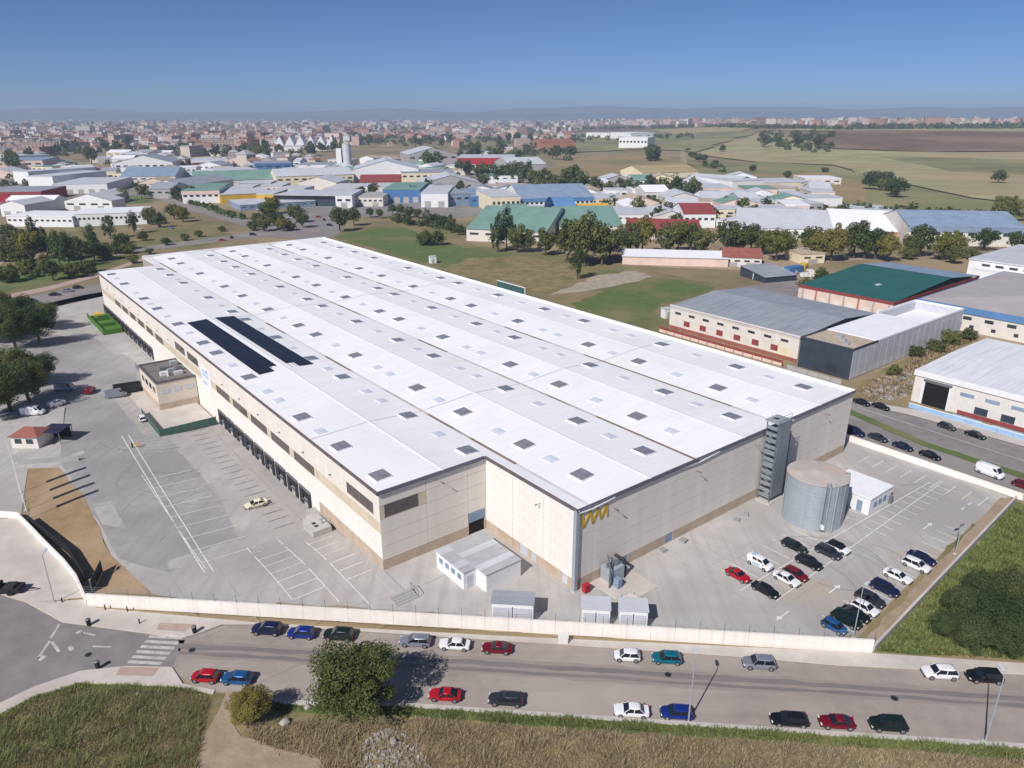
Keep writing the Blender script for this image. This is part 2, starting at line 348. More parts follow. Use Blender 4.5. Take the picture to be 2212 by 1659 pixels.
for nm, m, z, pts in [
 ("field", "palefield", .3, [(1500,335),(1640,290),(1700,300),(1800,325),(1990,330),(2300,330),(2300,455),(2100,430),(1960,400),(1800,358),(1640,352)]),
 ("field", "olivefield", .45, [(1900,340),(2300,350),(2300,385),(2050,372)]),
 ("field", "brownfield", .4, [(1700,293),(1830,284),(2300,284),(2300,330),(2000,330),(1800,322)]),
 ("field", "olivefield", .2, [(1480,352),(1640,352),(1800,360),(1960,402),(2100,432),(2300,456),(2300,475),(2180,478),(1950,468),(1780,440),(1760,408),(1500,372)]),
 ("field", "tanfield", .2, [(1160,372),(1250,338),(1380,330),(1480,352),(1500,372),(1560,382),(1440,372),(1380,402),(1260,398)]),
 ("field", "tanfield", .25, [(1560,375),(1700,380),(1790,372),(1870,410),(1870,440),(1770,436),(1755,405)]),
 ("field", "olivefield", .3, [(1130,285),(1500,282),(1640,285),(1500,330),(1390,322),(1240,330),(1130,310)]),
 ("field", "palefield", .5, [(1400,280),(1640,274),(1600,284),(1450,290)]),
 ("field", "brownfield", .5, [(700,268),(1100,264),(1700,268),(1500,276),(1000,282)]),
 ("field", "palefield", .6, [(1650,281),(2300,274),(2300,284),(1830,284)]),
]: sheet(nm, px(pts), M[m], z+.9, 10, 60, roll=True)

# the works site: concrete yard draped over the dock apron
YL = px([(330,1284),(240,1200),(190,1090),(128,1010)])+[W(-57,110), W(-62,150), W(-60,190), W(-52,226), W(-20,242)]
sheet("yard_paving", YL+lc([(0,246),(78,246),(78,-6),(77.6,-27.6)])+px([(2165,1078),(2000,1228),(1850,1368),(1775,1384),(1660,1384),(1100,1348),(553,1312)]), M["concrete"], .0, drape=True)
sheet("lorry_yard", lc([(-31.5,41),(-29.5,60),(-30,92),(-33.5,96),(-34,122),(-24,128),(-23,150),(-26,180),(-44,200),(-54,180),(-54,118),(-49.6,92),(-48.6,66),(-48,48),(-43,40)]), M["lorryconc"], .003, .3, 4, drape=True)
sheet("hut_paving", px([(-150,905),(60,860),(140,880),(128,1010),(60,1012),(45,1118),(-150,1128)]), M["concrete"], .004, drape=False)
sheet("dirt_strip", px([(60,1012),(128,1010),(190,1090),(240,1200),(332,1285),(200,1283),(185,1270),(150,1200),(60,1128)]), M["dirt"], .02, .3, 4, drape=True)
sheet("dirt_strip", px([(1775,1386),(1881,1396),(2192,1084),(2163,1074),(2000,1230),(1850,1370)]), M["paledirt"], .015, .25, 3)
sheet("weed_strip", px([(1850,1378),(1990,1238),(2100,1130),(2108,1134),(2000,1244),(1868,1382)]), M["grass"], .03, .25, 2)
# streets
sheet("road", px([(-150,1270),(0,1285),(60,1305),(135,1345),(332,1371),(400,1378),(440,1366),(482,1350),(553,1350),(1106,1386),(1606,1420),(1809,1438),(2300,1462),(2300,1612),(2212,1606),(1659,1570),(1106,1534),(903,1520),(613,1512),(560,1500),(430,1490),(375,1450),(270,1438),(175,1448),(75,1482),(-150,1590)]), M["oldroad"], -.03)
sheet("road_surface", px([(-150,1270),(0,1285),(60,1305),(135,1345),(332,1371),(402,1378),(372,1440),(270,1438),(175,1448),(75,1482),(-150,1590)]), M["asphalt"], -.026)
def band(o0, o1, m, z, jit):       # strip along the front road between two offsets (picture pixels) from its centre line
    C_ = [(385,1402),(700,1419),(1106,1443),(1659,1479),(2300,1522)]
    sheet("wheel_track", px([(x, y+o0) for x, y in C_]+[(x, y+o1) for x, y in reversed(C_)]), M[m], z, jit, 2.5)
band(-20, 17, "laneouter", -.026, .25); band(-13, -2, "darklane", -.022, .18); band(4, 11, "darklane", -.022, .15)
sheet("road", lc([(79,-38),(103,-38),(101,0),(98,14),(94,90),(80,90),(80,8)]), M["asphalt"], -.03)
sheet("median", lc([(86.5,-38),(89,-38),(89.2,-8),(94.3,12),(94,90),(91.5,90),(91.8,12),(86.8,-8)]), M["grass2"], .06, .2, 3)
sheet("side_street", px([(-150,690),(0,652),(215,612),(228,628),(222,640),(110,665),(-150,735)]), M["asphalt"], .0)
sheet("red_footpath", px([(-150,672),(0,640),(120,615),(212,590),(300,560),(330,552),(330,557),(300,566),(212,598),(120,624),(0,651),(-150,684)]), M["redpave"], .03)
sheet("back_street", px([(230,556),(330,540),(480,522),(640,500),(700,470),(730,452),(700,440),(620,430),(560,438),(660,452),(690,470),(640,488),(470,512),(320,532)]), M["asphalt"], .06)
sheet("avenue", px([(130,345),(148,343),(300,398),(420,440),(560,480),(700,505),(690,516),(540,492),(400,452),(280,408)]), M["asphalt"], .08)
sheet("avenue", px([(560,470),(640,458),(700,462),(740,480),(735,505),(690,520),(560,510)]), M["asphalt"], .07)
sheet("lane", px([(1470,300),(1474,300),(1486,362),(1480,366),(1470,340)]), M["paledirt"], .4)
sheet("lane", px([(1150,375),(1230,345),(1330,330),(1332,333),(1240,350),(1170,380)]), M["asphalt"], .4)
sheet("works_yard", px([(1580,625),(1720,600),(1730,640),(1700,650)]), M["asphalt"], .05)
sheet("estate_paving", px([(560,440),(700,425),(900,440),(1110,455),(1000,470),(860,465),(740,470),(640,460)]), M["asphalt"], .05)
sheet("estate_paving", px([(240,380),(560,352),(1100,352),(1380,372),(1560,420),(1760,440),(1780,470),(1420,478),(1100,448),(700,430),(420,440),(330,425),(240,420),(100,440),(-100,445),(-100,345),(100,345)]), M["estatepave"], .03, 3, 20)

# raised pavements with kerbs
def pavement(name, pts, m="pave", h=.11, z0=-.05):
    b = MB(); p = px(pts) if pts[0][1] > 300 or pts[0][0] > 300 else lc(pts)
    ar = sum(p[i][0]*p[(i+1) % len(p)][1]-p[(i+1) % len(p)][0]*p[i][1] for i in range(len(p)))
    if ar < 0: p = p[::-1]
    b.prism(p, z0, h); return tag(b.obj(name, M[m]), kind="structure")
pavement("pavement", [(60,1303),(185,1296),(210,1314),(553,1346),(1106,1376),(1659,1401),(1884,1412),(2300,1440),(2300,1461),(1809,1437),(1606,1419),(1106,1385),(553,1349),(482,1349),(440,1365),(400,1377),(332,1370),(135,1344)])
pavement("pavement", [(-150,1592),(75,1484),(175,1450),(270,1440),(372,1442),(395,1478),(465,1492),(460,1500),(375,1483),(175,1475),(75,1504),(-150,1625)])
pavement("pavement", [(560,1506),(613,1513),(903,1521),(1106,1535),(1659,1571),(2300,1613),(2300,1622),(1659,1579),(1106,1543),(903,1528),(613,1522)], "kerb")
pavement("entrance_apron", [(-150,1130),(40,1119),(100,1178),(166,1252),(180,1290),(60,1302),(0,1284),(-150,1268)], "pave", .03)
sheet("tactile_paving", px([(345,1347),(422,1350),(400,1366),(338,1362)]), M["redpave"], .125)
sheet("tactile_paving", px([(262,1442),(345,1444),(330,1462),(250,1460)]), M["redpave"], .125)
sheet("street_pavement", lc([(77,-32),(79,-32),(80,8),(80,90),(78.2,90),(78.2,8)]), M["pave"], .08)
sheet("street_pavement", lc([(103,-38),(106.5,-38),(105.5,0),(100,14),(98,14),(101,0)]), M["pave"], .08)

# painted markings: thin strips that follow the ground
def stripes(name, segs, w=.14, z=.012, m="whitepaint"):
    b = MB()
    for (p, q, *ww) in segs:
        hw = (ww[0] if ww else w)/2; d = Vector(q)-Vector(p); n = max(1, int(d.length/3)); s = Vector((-d.y, d.x)).normalized()*hw
        for i in range(n):
            a = Vector(p)+d*(i/n); c = Vector(p)+d*((i+1)/n)
            b.quad(*[(v.x, v.y, gz(v.x, v.y)+z) for v in (a-s, c-s, c+s, a+s)])
    return tag(b.obj(name, M[m]), kind="structure")
sheet("wall_strip", px([(600,1300),(900,1322),(1106,1337),(1660,1374),(1866,1387),(1880,1402),(1659,1393),(1106,1366),(560,1330)]), M["paledirt"], .02, .3, 2)
S = []
for k in range(20): S.append((W(-22.3, 44+2.72*k), W(-26.2, 44+2.72*k)))
stripes("dock_bay_shadow_strips", S, .16, .012, "coping")  # dark colour paints the shadows seen between the dock bays
stripes("dock_kerb_line", [(W(-21.2, 42), W(-21.2, 96))], .3, .014, "joint")
S = [(at(262,940,-.6), at(441,1232)), (at(277,938,-.6), at(461,1230))]
stripes("lane_markings", S, .16)
S = []
for k in range(-9, 5): S.append((W(6*k-1, -24 if k > 2 else 20), W(6*k-1, (0 if k > -1 else 20) if k > -4 else 130)))
for k in range(-3, 22): S.append((W(20 if k < 0 else -50, 6*k-2), W(76 if k < 0 else -19.5, 6*k-2)))
stripes("slab_joints", S, .07, .006, "slabjoint")
rt_ = random.Random(17); S = []
def arc(cx_, cy_, r_a, a0, a1, w_=.22):
    pts_ = [W(cx_+r_a*math.cos(a0+(a1-a0)*i/10), cy_+r_a*math.sin(a0+(a1-a0)*i/10)) for i in range(11)]
    for p_, q_ in zip(pts_, pts_[1:]): S.append((p_, q_, w_))
for k in range(16):
    b_ = 44+rt_.uniform(0,58); r_a = rt_.uniform(9,16); s_ = rt_.choice((-1,1)); arc(-27-r_a*.2, b_+s_*r_a, r_a, -s_*math.pi/2, -s_*math.pi/2-s_*rt_.uniform(.6,1.5)); arc(-27-r_a*.2, b_+s_*r_a, r_a+1.7, -s_*math.pi/2, -s_*math.pi/2-s_*rt_.uniform(.6,1.5))
for k in range(6): arc(rt_.uniform(25,65), -21+rt_.uniform(-2,2), rt_.uniform(5,9), rt_.uniform(0,6), rt_.uniform(6,8))
stripes("tyre_marks", S, .22, .008, "tyremark")
S = []
for k in range(9): S.append((W(-38.5, 40+4.2*k), W(-30.5, 40+4.2*k)))
S.append((W(-38.5, 38), W(-38.5, 76)))
stripes("lorry_bay_markings", S, .12)
S = []
for k in range(8): S.append((W(-31.6, 22.4+2.6*k), W(-26.8, 22.4+2.6*k)))
S += [(W(-31.6, 22.4), W(-31.6, 40.6)), (W(-26.8, 18), W(-26.8, 40.6))]
for k in range(6): S.append((W(-23.8, 22+2.6*k), W(-19.8, 22+2.6*k)))
S.append((W(-23.8, 14), W(-23.8, 36)))
stripes("car_bay_markings", S, .13)
S = []
for k in range(15): S.append((W(22+2.6*k, -28.6), W(22+2.6*k, -24.2)))
for k in range(16): S += [(W(20+2.6*k, -14.2), W(20+2.6*k, -9.6)), ]
S += [(W(18, -14.2), W(72, -16.2)), (W(20, -18.6), W(74, -17.6))]
for k in range(10): S.append((W(48+2.6*k, -16.2), W(48+2.6*k, -20)))
for k in range(9): S.append((W(74, -25+2.6*k), W(69.5, -25+2.6*k)))
stripes("parking_bay_markings", S, .12)
def arrow(b, p, ang, L=3.0):
    c, s = math.cos(ang), math.sin(ang)
    def t(x, y): return (p[0]+x*c-y*s, p[1]+x*s+y*c, .013)
    b.quad(t(-L/2,-.09), t(L/2-1,-.09), t(L/2-1,.09), t(-L/2,.09)); b.add([t(L/2-1,-.42), t(L/2,0), t(L/2-1,.42)], [(0,1,2)])
b = MB()
for p, an in [((1803,1272),TH),((2004,1136),TH),((1690,1330),TH+math.pi)]: arrow(b, at(*p), an)
tag(b.obj("lane_arrows", M["whitepaint"]), kind="structure")
S = []
for k in range(6):
    x0, y0 = 322-9*k, 1374+11*k
    S.append((at(x0, y0), at(x0+72, y0+4)))
stripes("crosswalk", S, .5, -.018, "wornpaint")
S = [(at(128,1348), at(110,1378), .3), (at(108,1384), at(80,1424), .35), (at(82,1426), at(96,1416), .8), (at(112,1386), at(128,1408), .35), (at(150,1396), at(156,1404), .5), (at(165,1368), at(176,1362), .5), (at(180,1366), at(205,1372), .25), (at(200,1396), at(240,1397), .25)]
stripes("junction_markings", S, .3, -.018, "wornpaint")
S = [(W(94.5, -38), W(96.5, 10))]
stripes("street_edge_line", S, .12, -.018)
# ------------------------------------------------------------ the warehouse
AW, BL, DW, DB0, DB1, HW = 71.7, 235.0, -18.5, 20.73, 212.8, 12.7
wh = thing("warehouse", "huge white-roofed logistics warehouse with cream walls and rows of loading docks", "warehouse", (AX, AY, 0), TH)
ZV, ZR = 12.22, 13.0
VAL = [2.7, 25.4, 48.1]; RID = [-7.9, 14.1, 36.7, 59.4]
PROF = [(DW-.25, 12.62), (RID[0], ZR), (VAL[0], ZV), (RID[1], ZR), (VAL[1], ZV), (RID[2], ZR), (VAL[2], ZV), (RID[3], ZR), (AW+.1, 12.55)]
def rz(a):
    for (a0, z0), (a1, z1) in zip(PROF, PROF[1:]):
        if a0 <= a <= a1: return z0+(z1-z0)*(a-a0)/(a1-a0)
    return ZV
# core behind the panels
c = MB(); c.box(DW+.16, 0.16, DB0+.16, DB1-.16, -1.7, 12.0); c.box(.16, AW-.16, .16, BL-.16, -.2, 12.0)
c.obj("inner_wall", M["joint"], wh)
# roof slopes, each one sheet with thickness
def slope(a0, a1, b0, b1):
    m = MB(); z0, z1 = rz(a0), rz(a1); t = .16
    v = [(a0,b0,z0),(a1,b0,z1),(a1,b1,z1),(a0,b1,z0)]; v += [(x,y,z-t) for x,y,z in v]
    m.add(v, [(0,1,2,3),(7,6,5,4),(0,4,5,1),(1,5,6,2),(2,6,7,3),(3,7,4,0)]); m.obj("roof_slope", M["roofwhite"], wh)
slope(DW-.25, RID[0], DB0-.3, DB1+.2); slope(RID[0], 0.0, DB0-.3, DB1+.2)
slope(0.0, VAL[0], -.3, BL+.2)
for k in range(1, 4):
    slope(VAL[k-1], RID[k], -.3, BL+.2); slope(RID[k], VAL[k] if k < 3 else AW+.1, -.3, BL+.2)
for a in RID:
    b0, b1 = (DB0-.32, DB1) if a < 0 else (-.32, BL)
    m = MB(); m.add([(a-.35,b0,ZR-.01),(a,b0,ZR+.05),(a+.35,b0,ZR-.01),(a-.35,b1,ZR-.01),(a,b1,ZR+.05),(a+.35,b1,ZR-.01)], [(0,1,4,3),(1,2,5,4)]); m.obj("ridge_cap", M["roofpar"], wh)
rnd = random.Random(3)
for a in VAL:                        # valley gutters, dirty in lengths
    b = -.2
    m = MB()
    while b < BL:
        L_ = rnd.uniform(5, 16)
        e = min(BL, b+L_); m.quad((a-.28,b,ZV+.05),(a+.28,b,ZV+.05),(a+.28,e,ZV+.05),(a-.28,e,ZV+.05), 1 if rnd.random() < .42 else 0); b = e
    m.obj("valley_gutter", [M["gutter"], mat("silted gutter", lin((138,122,104)), var=.15, scale=.3)], wh)
for b in (43.5, 128.0):              # expansion strips across the roof
    for a0, a1 in zip(*(lambda p: (p[:-1], p[1:]))([DW]+sorted(VAL+RID)+[AW])):
        m = MB(); m.add([(a0,b-.1,rz(a0)+.03),(a1,b-.1,rz(a1)+.03),(a1,b+.1,rz(a1)+.03),(a0,b+.1,rz(a0)+.03)], [(0,1,2,3)]); m.obj("expansion_strip", M["lightroof"], wh)
# edges: gable fascia on the fronts, coping on the dock edge, parapet on the far sides
def fascia(a_list, b, sgn):
    for (a0, a1, dark) in a_list:
        n = 1; m = MB(); top = []; bot = []
        for i in range(n+1):
            a = a0+(a1-a0)*i/n; top.append(a)
        for i in range(n):
            x0, x1 = top[i], top[i+1]; y0, y1 = sorted((b+sgn*.34, b+sgn*.18))
            z0a = z1a = 13.02
            zl = 12.45 if dark else 12.8
            v = [(x0,y0,zl),(x1,y0,zl),(x1,y1,zl),(x0,y1,zl),(x0,y0,z0a),(x1,y0,z1a),(x1,y1,z1a),(x0,y1,z0a)]
            m.add(v, [(3,2,1,0),(4,5,6,7),(0,1,5,4),(1,2,6,5),(2,3,7,6),(3,0,4,7)])
        m.obj("gable_fascia", M["fascia"], wh)
fascia([(DW-.4, -.4, 1)], DB0, -1)
fascia([(-.36, 6.8, 0), (6.8, 24.8, 1), (24.8, 30.2, 0), (30.2, 44.8, 1), (44.8, 51.0, 0), (51.0, AW+.2, 1)], 0.0, -1)
MB().box(DW-.42, DW-.25, DB0-.34, DB1+.2, 12.5, 12.93).obj("dock_coping", M["coping"], wh)
MB().box(-.36, -.2, -.34, DB0-.36, 12.55, 13.05).obj("side_coping", M["coping"], wh)
MB().box(-.2, .02, -.34, DB0-.36, 12.62, 12.98).obj("side_trim", M["roofpar"], wh)
MB().box(AW+.02, AW+.3, -.17, BL+.3, 12.3, 13.05).obj("parapet", M["roofpar"], wh)
MB().box(.1, AW-.06, BL+.02, BL+.3, 12.0, 13.05).obj("parapet", M["roofpar"], wh)
MB().box(DW, -.02, DB1+.02, DB1+.25, 12.0, 13.02).obj("parapet", M["roofpar"], wh)

# wall panels, each its own piece; a meshes cache shares alike panels
PC = {}
def panel(along, fixed, s0, s1, z0, z1, m, out, name="wall_panel", th=.16, gap=.025):
    """panel lying in plane a=fixed ('b') or b=fixed ('a'), its outer face towards out (-1/+1)"""
    key = (along, round(s1-s0, 2), round(z1-z0, 2), m.name, th, out)
    if key not in PC:
        w = s1-s0; h = z1-z0; q = MB(); y0, y1 = sorted((0, -out*th))
        if along == 'a': q.box(gap, w-gap, y0, y1, gap, h-gap)
        else: q.box(y0, y1, gap, w-gap, gap, h-gap)
        PC[key] = q.mesh(name, m)
    return link(name, PC[key], wh, (s0, fixed, z0) if along == 'a' else (fixed, s0, z0))
def run(along, fixed, cuts, z0, z1, m, out, holes=()):
    for s0, s1 in zip(cuts, cuts[1:]):
        segs = [(s0, s1)]
        for h0, h1 in holes:
            nxt = []
            for p, q in segs:
                if h1 <= p or h0 >= q: nxt.append((p, q)); continue
                if h0 > p+.05: nxt.append((p, h0))
                if h1 < q-.05: nxt.append((h1, q))
            segs = nxt
        for p, q in segs: panel(along, fixed, p, q, z0, z1, m, out)
ROWS = [(1.62,3.84),(3.84,6.05),(6.05,8.27),(8.27,10.48),(10.48,12.66)]
def even(a, b, n): return [a+(b-a)*i/n for i in range(n+1)]
FC = [0,3.2,11.1,18.6,26.2,33.8,41.4,49.0,56.6,64.2,71.7]
for z0, z1 in ROWS: run('a', 0.0, FC, z0, z1, M["panel"], -1)
run('a', 0.0, FC, -.1, 1.62, M["plinth"], -1, [(8.6,10.4),(18.9,20.5)])
# recessed front of the dock bay
RC = [DW, -10.8, -3.4, 0.0]
for z0, z1 in ((1.62,3.84),(3.84,6.05),(6.05,8.35)): run('a', DB0, RC, z0, z1, M["panel"], -1, [(-3.35,-.3)] if z0 < 3 else ())
run('a', DB0, RC, 8.35, 10.5, M["panelbeige"], -1, [(-17.7,-12.1), (-10.8,0)]); run('a', DB0, [-10.8,-3.4,0], 8.35, 10.5, M["panel"], -1)
run('a', DB0, RC, 10.5, 12.66, M["panel"], -1); run('a', DB0, RC, -.3, 1.62, M["plinth"], -1, [(-3.35,-.3)])
# side of the projecting front
for z0, z1 in ROWS: run('b', 0.0, [0,7,14,DB0], z0, z1, M["panelwhite"], -1)
run('b', 0.0, [0,7,14,DB0], -.1, 1.62, M["plinth"], -1, [(1.6,2.8),(8.4,9.6),(10.4,12.2)])
# dock wall
WIN = [(43.1,51.5),(53.45,62.0),(63.9,72.4),(74.3,82.7),(84.6,93.2),(136.0,143.6),(146.2,153.2),(155.7,162.8),(165.5,172.6),(175.0,182.6),(184.6,192.4)]
WHI = [(22.6,31.0),(105.0,113.4),(115.4,123.6)]
DC = [DB0,32.0]+[42.3+10.35*k for k in range(17)]+[DB1]
DC = sorted(set(x for x in DC if x <= DB1))
NEARD = [45.3+5.45*k for k in range(9)]; FARD = [149.6+5.45*k for k in range(12)]
for z0, z1 in ((1.9,3.95),(3.95,6.0)): run('b', DW, DC, z0, z1, M["panelwhite"] if z0 < 6 else M["panel"], -1)
run('b', DW, DC, 6.0, 7.8, M["panelbeige"], -1, WIN); run('b', DW, DC, 7.8, 8.35, M["panel"], -1)
run('b', DW, DC, 8.35, 10.3, M["panel"], -1, WHI); run('b', DW, DC, 10.3, 12.66, M["panel"], -1)
DH = [(b+.5, b+4.95) for b in NEARD+FARD]
run('b', DW, [DB0,32,42.3], -.4, 1.9, M["plinth"], -1)
run('b', DW, [x for x in DC if x >= 42.2], -1.65, 1.9, M["panelwhite"], -1, DH)
# far right wall (hardly seen) as plain panels
for z0, z1 in ROWS+[(-.1,1.62)]: run('b', AW, even(0, BL, 16), z0, z1, M["panel"], 1)
for z0, z1 in ROWS+[(-.1,1.62)]: run('a', BL, even(0, AW, 6), z0, z1, M["panel"], 1)
for z0, z1 in ROWS+[(-1.7,1.62)]: run('a', DB1, even(DW, 0, 2), z0, z1, M["panel"], 1)
MB().box(-.45, .12, -.3, .3, 0, 12.75).obj("corner_post", M["steel"], wh)
MB().box(-.5, .35, -.42, .35, -.02, .14).obj("corner_footing", M["kerb"], wh)

# windows with frame and panes
def dwindow(b0, b1, z0, z1, n=4):
    w = MB(); t = .1
    w.box(0,.12,0,b1-b0,0,t); w.box(0,.12,0,b1-b0,z1-z0-t,z1-z0); w.box(0,.12,0,t,t,z1-z0-t); w.box(0,.12,b1-b0-t,b1-b0,t,z1-z0-t)
    for k in range(1, n): s = (b1-b0)*k/n; w.box(.01,.11,s-.04,s+.04,t,z1-z0-t)
    o = w.obj("window", M["winframe"], wh, (DW+.02, b0, z0))
    for k in range(n): MB().box(.06,.1,(b1-b0)*k/n+.06,(b1-b0)*(k+1)/n-.06,t,z1-z0-t).obj("pane", M["winpane"], o)
for b0, b1 in WIN: dwindow(b0, b1, 6.0, 7.8)
for b0, b1 in WHI: dwindow(b0, b1, 8.35, 10.3)
w = MB(); w.box(0,5.6,0,.12,0,.1); w.box(0,5.6,0,.12,2.05,2.15); w.box(0,.1,0,.12,.1,2.05); w.box(5.5,5.6,0,.12,.1,2.05)
o = w.obj("window", M["winframe"], wh, (-17.7, DB0+.02, 8.35))
for k in range(3): MB().box(5.6*k/3+.1,5.6*(k+1)/3-.06,.06,.1,.1,2.05).obj("pane", M["winpane"], o)

# loading docks: hood, two side curtains, recessed door, bumpers
def dock(b0):
    h = MB(); h.box(-.26,.02,.35,5.1,1.62,1.84); o = h.obj("dock_shelter", M["dockgrey"], wh, (DW, b0, 0))
    MB().box(-.24,-.02,.4,1.55,-1.45,1.62).obj("side_curtain", M["dockblack"], o); MB().box(-.24,-.02,3.55,5.0,-1.45,1.62).obj("side_curtain", M["dockblack"], o)
    MB().box(-.2,-.05,1.56,3.54,.75,1.61).obj("head_curtain", M["dockblack"], o)
    MB().box(.05,.12,1.0,4.2,-.2,1.5).obj("door", M["dockdoor"], o)
    MB().box(-.35,-.02,1.4,3.7,-.45,-.3).obj("leveller", M["steeldark"], o)
    MB().box(-.02,.08,.5,4.95,-1.5,-.2).obj("pit_wall", M["greyconc"], o)
    return o
d0 = dock(NEARD[0])
for b in NEARD[1:]+FARD:
    c = copy_tree(d0, wh); c.location = (DW, b, 0)
MB().box(DW-1.6, DW-.02, 38.2, 44.6, -1.6, -.25).obj("dock_ramp_wall", M["greyconc"], wh)
# small lamps along the dock wall and rod lamps on the front
for b in [36.5+10.35*k for k in range(17)]:
    q = MB(); q.box(-.3,0,-.16,.16,0,.14); q.obj("wall_lamp", M["steeldark"], wh, (DW, b, 9.1))
for a, z in ((6.9,10.6),(25.0,10.7),(40.3,10.7),(62,10.6)):
    q = MB(); q.bar((0,0,0),(0,-.85,.05),.06,.06); q.box(-.1,.1,-1.0,-.7,-.02,.1); q.obj("rod_lamp", M["steeldark"], wh, (a, 0, z))
q = MB(); q.bar((0,0,0),(0,-.85,.05),.06,.06); q.box(-.1,.1,-1.0,-.7,-.02,.1); q.obj("rod_lamp", M["steeldark"], wh, (-8.3, DB0, 11.2))
q = MB(); q.bar((0,0,0),(-.85,0,.05),.06,.06); q.box(-1.0,-.7,-.1,.1,-.02,.1); q.obj("rod_lamp", M["steeldark"], wh, (0, 7.6, 10.4))
# doors
o = MB().box(-3.2,-.4,DB0-.05,DB0+.1,2.2,3.8).obj("roller_shutter", M["bluegrey"], wh)
for k in range(4): MB().box(-3.18,-.42,DB0-.09,DB0-.05,2.24+.4*k,2.44+.4*k).obj("slat", M["bluegrey"], o)
MB().box(-3.2,-.4,DB0+.12,DB0+.15,-.2,2.2).obj("door_opening", M["black"], wh)
for a0, a1 in ((8.6,10.4),(18.9,20.5)): MB().box(a0,a1,.05,.12,0,1.62+.0).obj("door", M["bluegrey"], wh)
for b0, b1 in ((1.6,2.8),(8.4,9.6),(10.4,12.2)): MB().box(.05,.12,b0,b1,0,1.62).obj("door", M["lightroof"], wh)
# gold zigzag sign near the corner
sg = MB()
def stroke(p, q, w=.34):
    d = Vector((q[0]-p[0], q[1]-p[1])); n = Vector((-d.y, d.x)).normalized()*w/2
    v = [(p[0]-n.x,p[1]-n.y),(q[0]-n.x,q[1]-n.y),(q[0]+n.x,q[1]+n.y),(p[0]+n.x,p[1]+n.y)]
    sg.add([(x,-.12,z) for x,z in v]+[(x,-.02,z) for x,z in v], [(0,1,2,3),(0,4,5,1),(1,5,6,2),(2,6,7,3),(3,7,4,0)])
zz = [(.75,11.95),(1.05,9.75),(2.35,11.9),(2.75,9.8),(3.85,11.75),(4.35,9.9),(5.35,11.75),(5.6,9.9)]
for p, q in zip(zz, zz[1:]): stroke(p, q)
so = sg.obj("sign_letters", M["gold"], wh, (0, 0, 0)); so["label"] = "gold zigzag letters fixed high on the front wall"
# blue lettered banner panel on the dock wall
o = MB().box(-.08,0,96.6,103.4,4.3,9.6).obj("sign_panel", M["white"], wh, (DW, 0, 0))
q = MB()
for k, (z, l) in enumerate(((8.4,4.6),(7.5,5.2),(5.7,3.4))):
    for i in range(int(l/.75)): q.box(-.11,-.08, 102.4-.75*i-.5, 102.4-.75*i, z, z+.5)
q.obj("sign_lettering", M["lightblue"], o)

# smoke vents and rooflights
VA = [226,212.5,190,165.3,149.8,129.9,109.5,99.2,78.8,53.0,37.6,17.2]; VB = [222,207,194.3,179,154.8,134.4,124.4,104,83.3,68,42.3,22.2,7]
FA = [218,201,176,157,139,119.4,88.7,69,63.5,45.3,27.3,9.5]; FB = [215,186,167,144,114,93,74.8,57.9,51.8,32.6,14.5]
D1 = [206.2,187.8,163.2,148.7,129,108.5,99,78.9,52.8,37.7,25]; D1F = [198.9,172.6,156,138.9,119.3,88.5,68.9,63.1,45.3]
D2 = [206.9,194.3,179.1,154.2,133.9,123.8,103.3,83.2,68,42.5,24.5]; D2F = [186,166,143,113,93,74.8,57.9,51.8,32.6]
M1 = [224.2,212.6,190.3,165.6,149.9,129.9,109.6,99.3,78.9,53.2,37.7,20.5,7.2]; M1F = [201,176,157,139,119.4,88.7,69,63.7,45.3,27.3,14]
ROWSV = [(-15.9,D1,D1F),(0.1-.9,D2,D2F),(7.5,M1,M1F),(20.7,VB,FB),(30.2,VA,FA),(43.2,VB,FB),(52.9,VA,FA),(65.8,VB,FB)]
def tilt(a):
    for (a0, z0), (a1, z1) in zip(PROF, PROF[1:]):
        if a0 <= a <= a1: return math.atan2(z1-z0, a1-a0)
    return 0
vk = MB(); vk.box(-1.3,1.3,-1.45,1.45,-.1,.2)
VK = vk.mesh("smoke_vent", M["ventframe"])
vg = MB(); vg.box(-1.24,1.24,-1.38,1.3,.205,.26); VG = vg.mesh("vent_glass", M["ventglass"])
vb = MB(); vb.box(-.03,.03,-1.3,1.3,.262,.285); VBm = vb.mesh("glazing_bar", M["steeldark"])
rk = MB(); rk.box(-.95,.95,-1.15,1.15,-.1,.05); RK = rk.mesh("rooflight", M["ventframe"])
rg = MB(); rg.add([(-.85,-1.05,.055),(.85,-1.05,.055),(.85,1.05,.055),(-.85,1.05,.055),(-.45,-.7,.11),(.45,-.7,.11),(.45,.7,.11),(-.45,.7,.11)], [(4,5,6,7),(0,1,5,4),(1,2,6,5),(2,3,7,6),(3,0,4,7)]); RG = rg.mesh("rooflight_dome", M["rooflight"])
for a, dk, ft in ROWSV:
    for b in dk:
        o = link("smoke_vent", VK, wh, (a, b, rz(a)+.02)); o.rotation_euler = (0, -tilt(a), 0)
        link("vent_glass", VG, o); link("glazing_bar", VBm, o)
    for b in ft:
        o = link("rooflight", RK, wh, (a, b, rz(a)+.02)); o.rotation_euler = (0, -tilt(a), 0); link("rooflight_dome", RG, o)

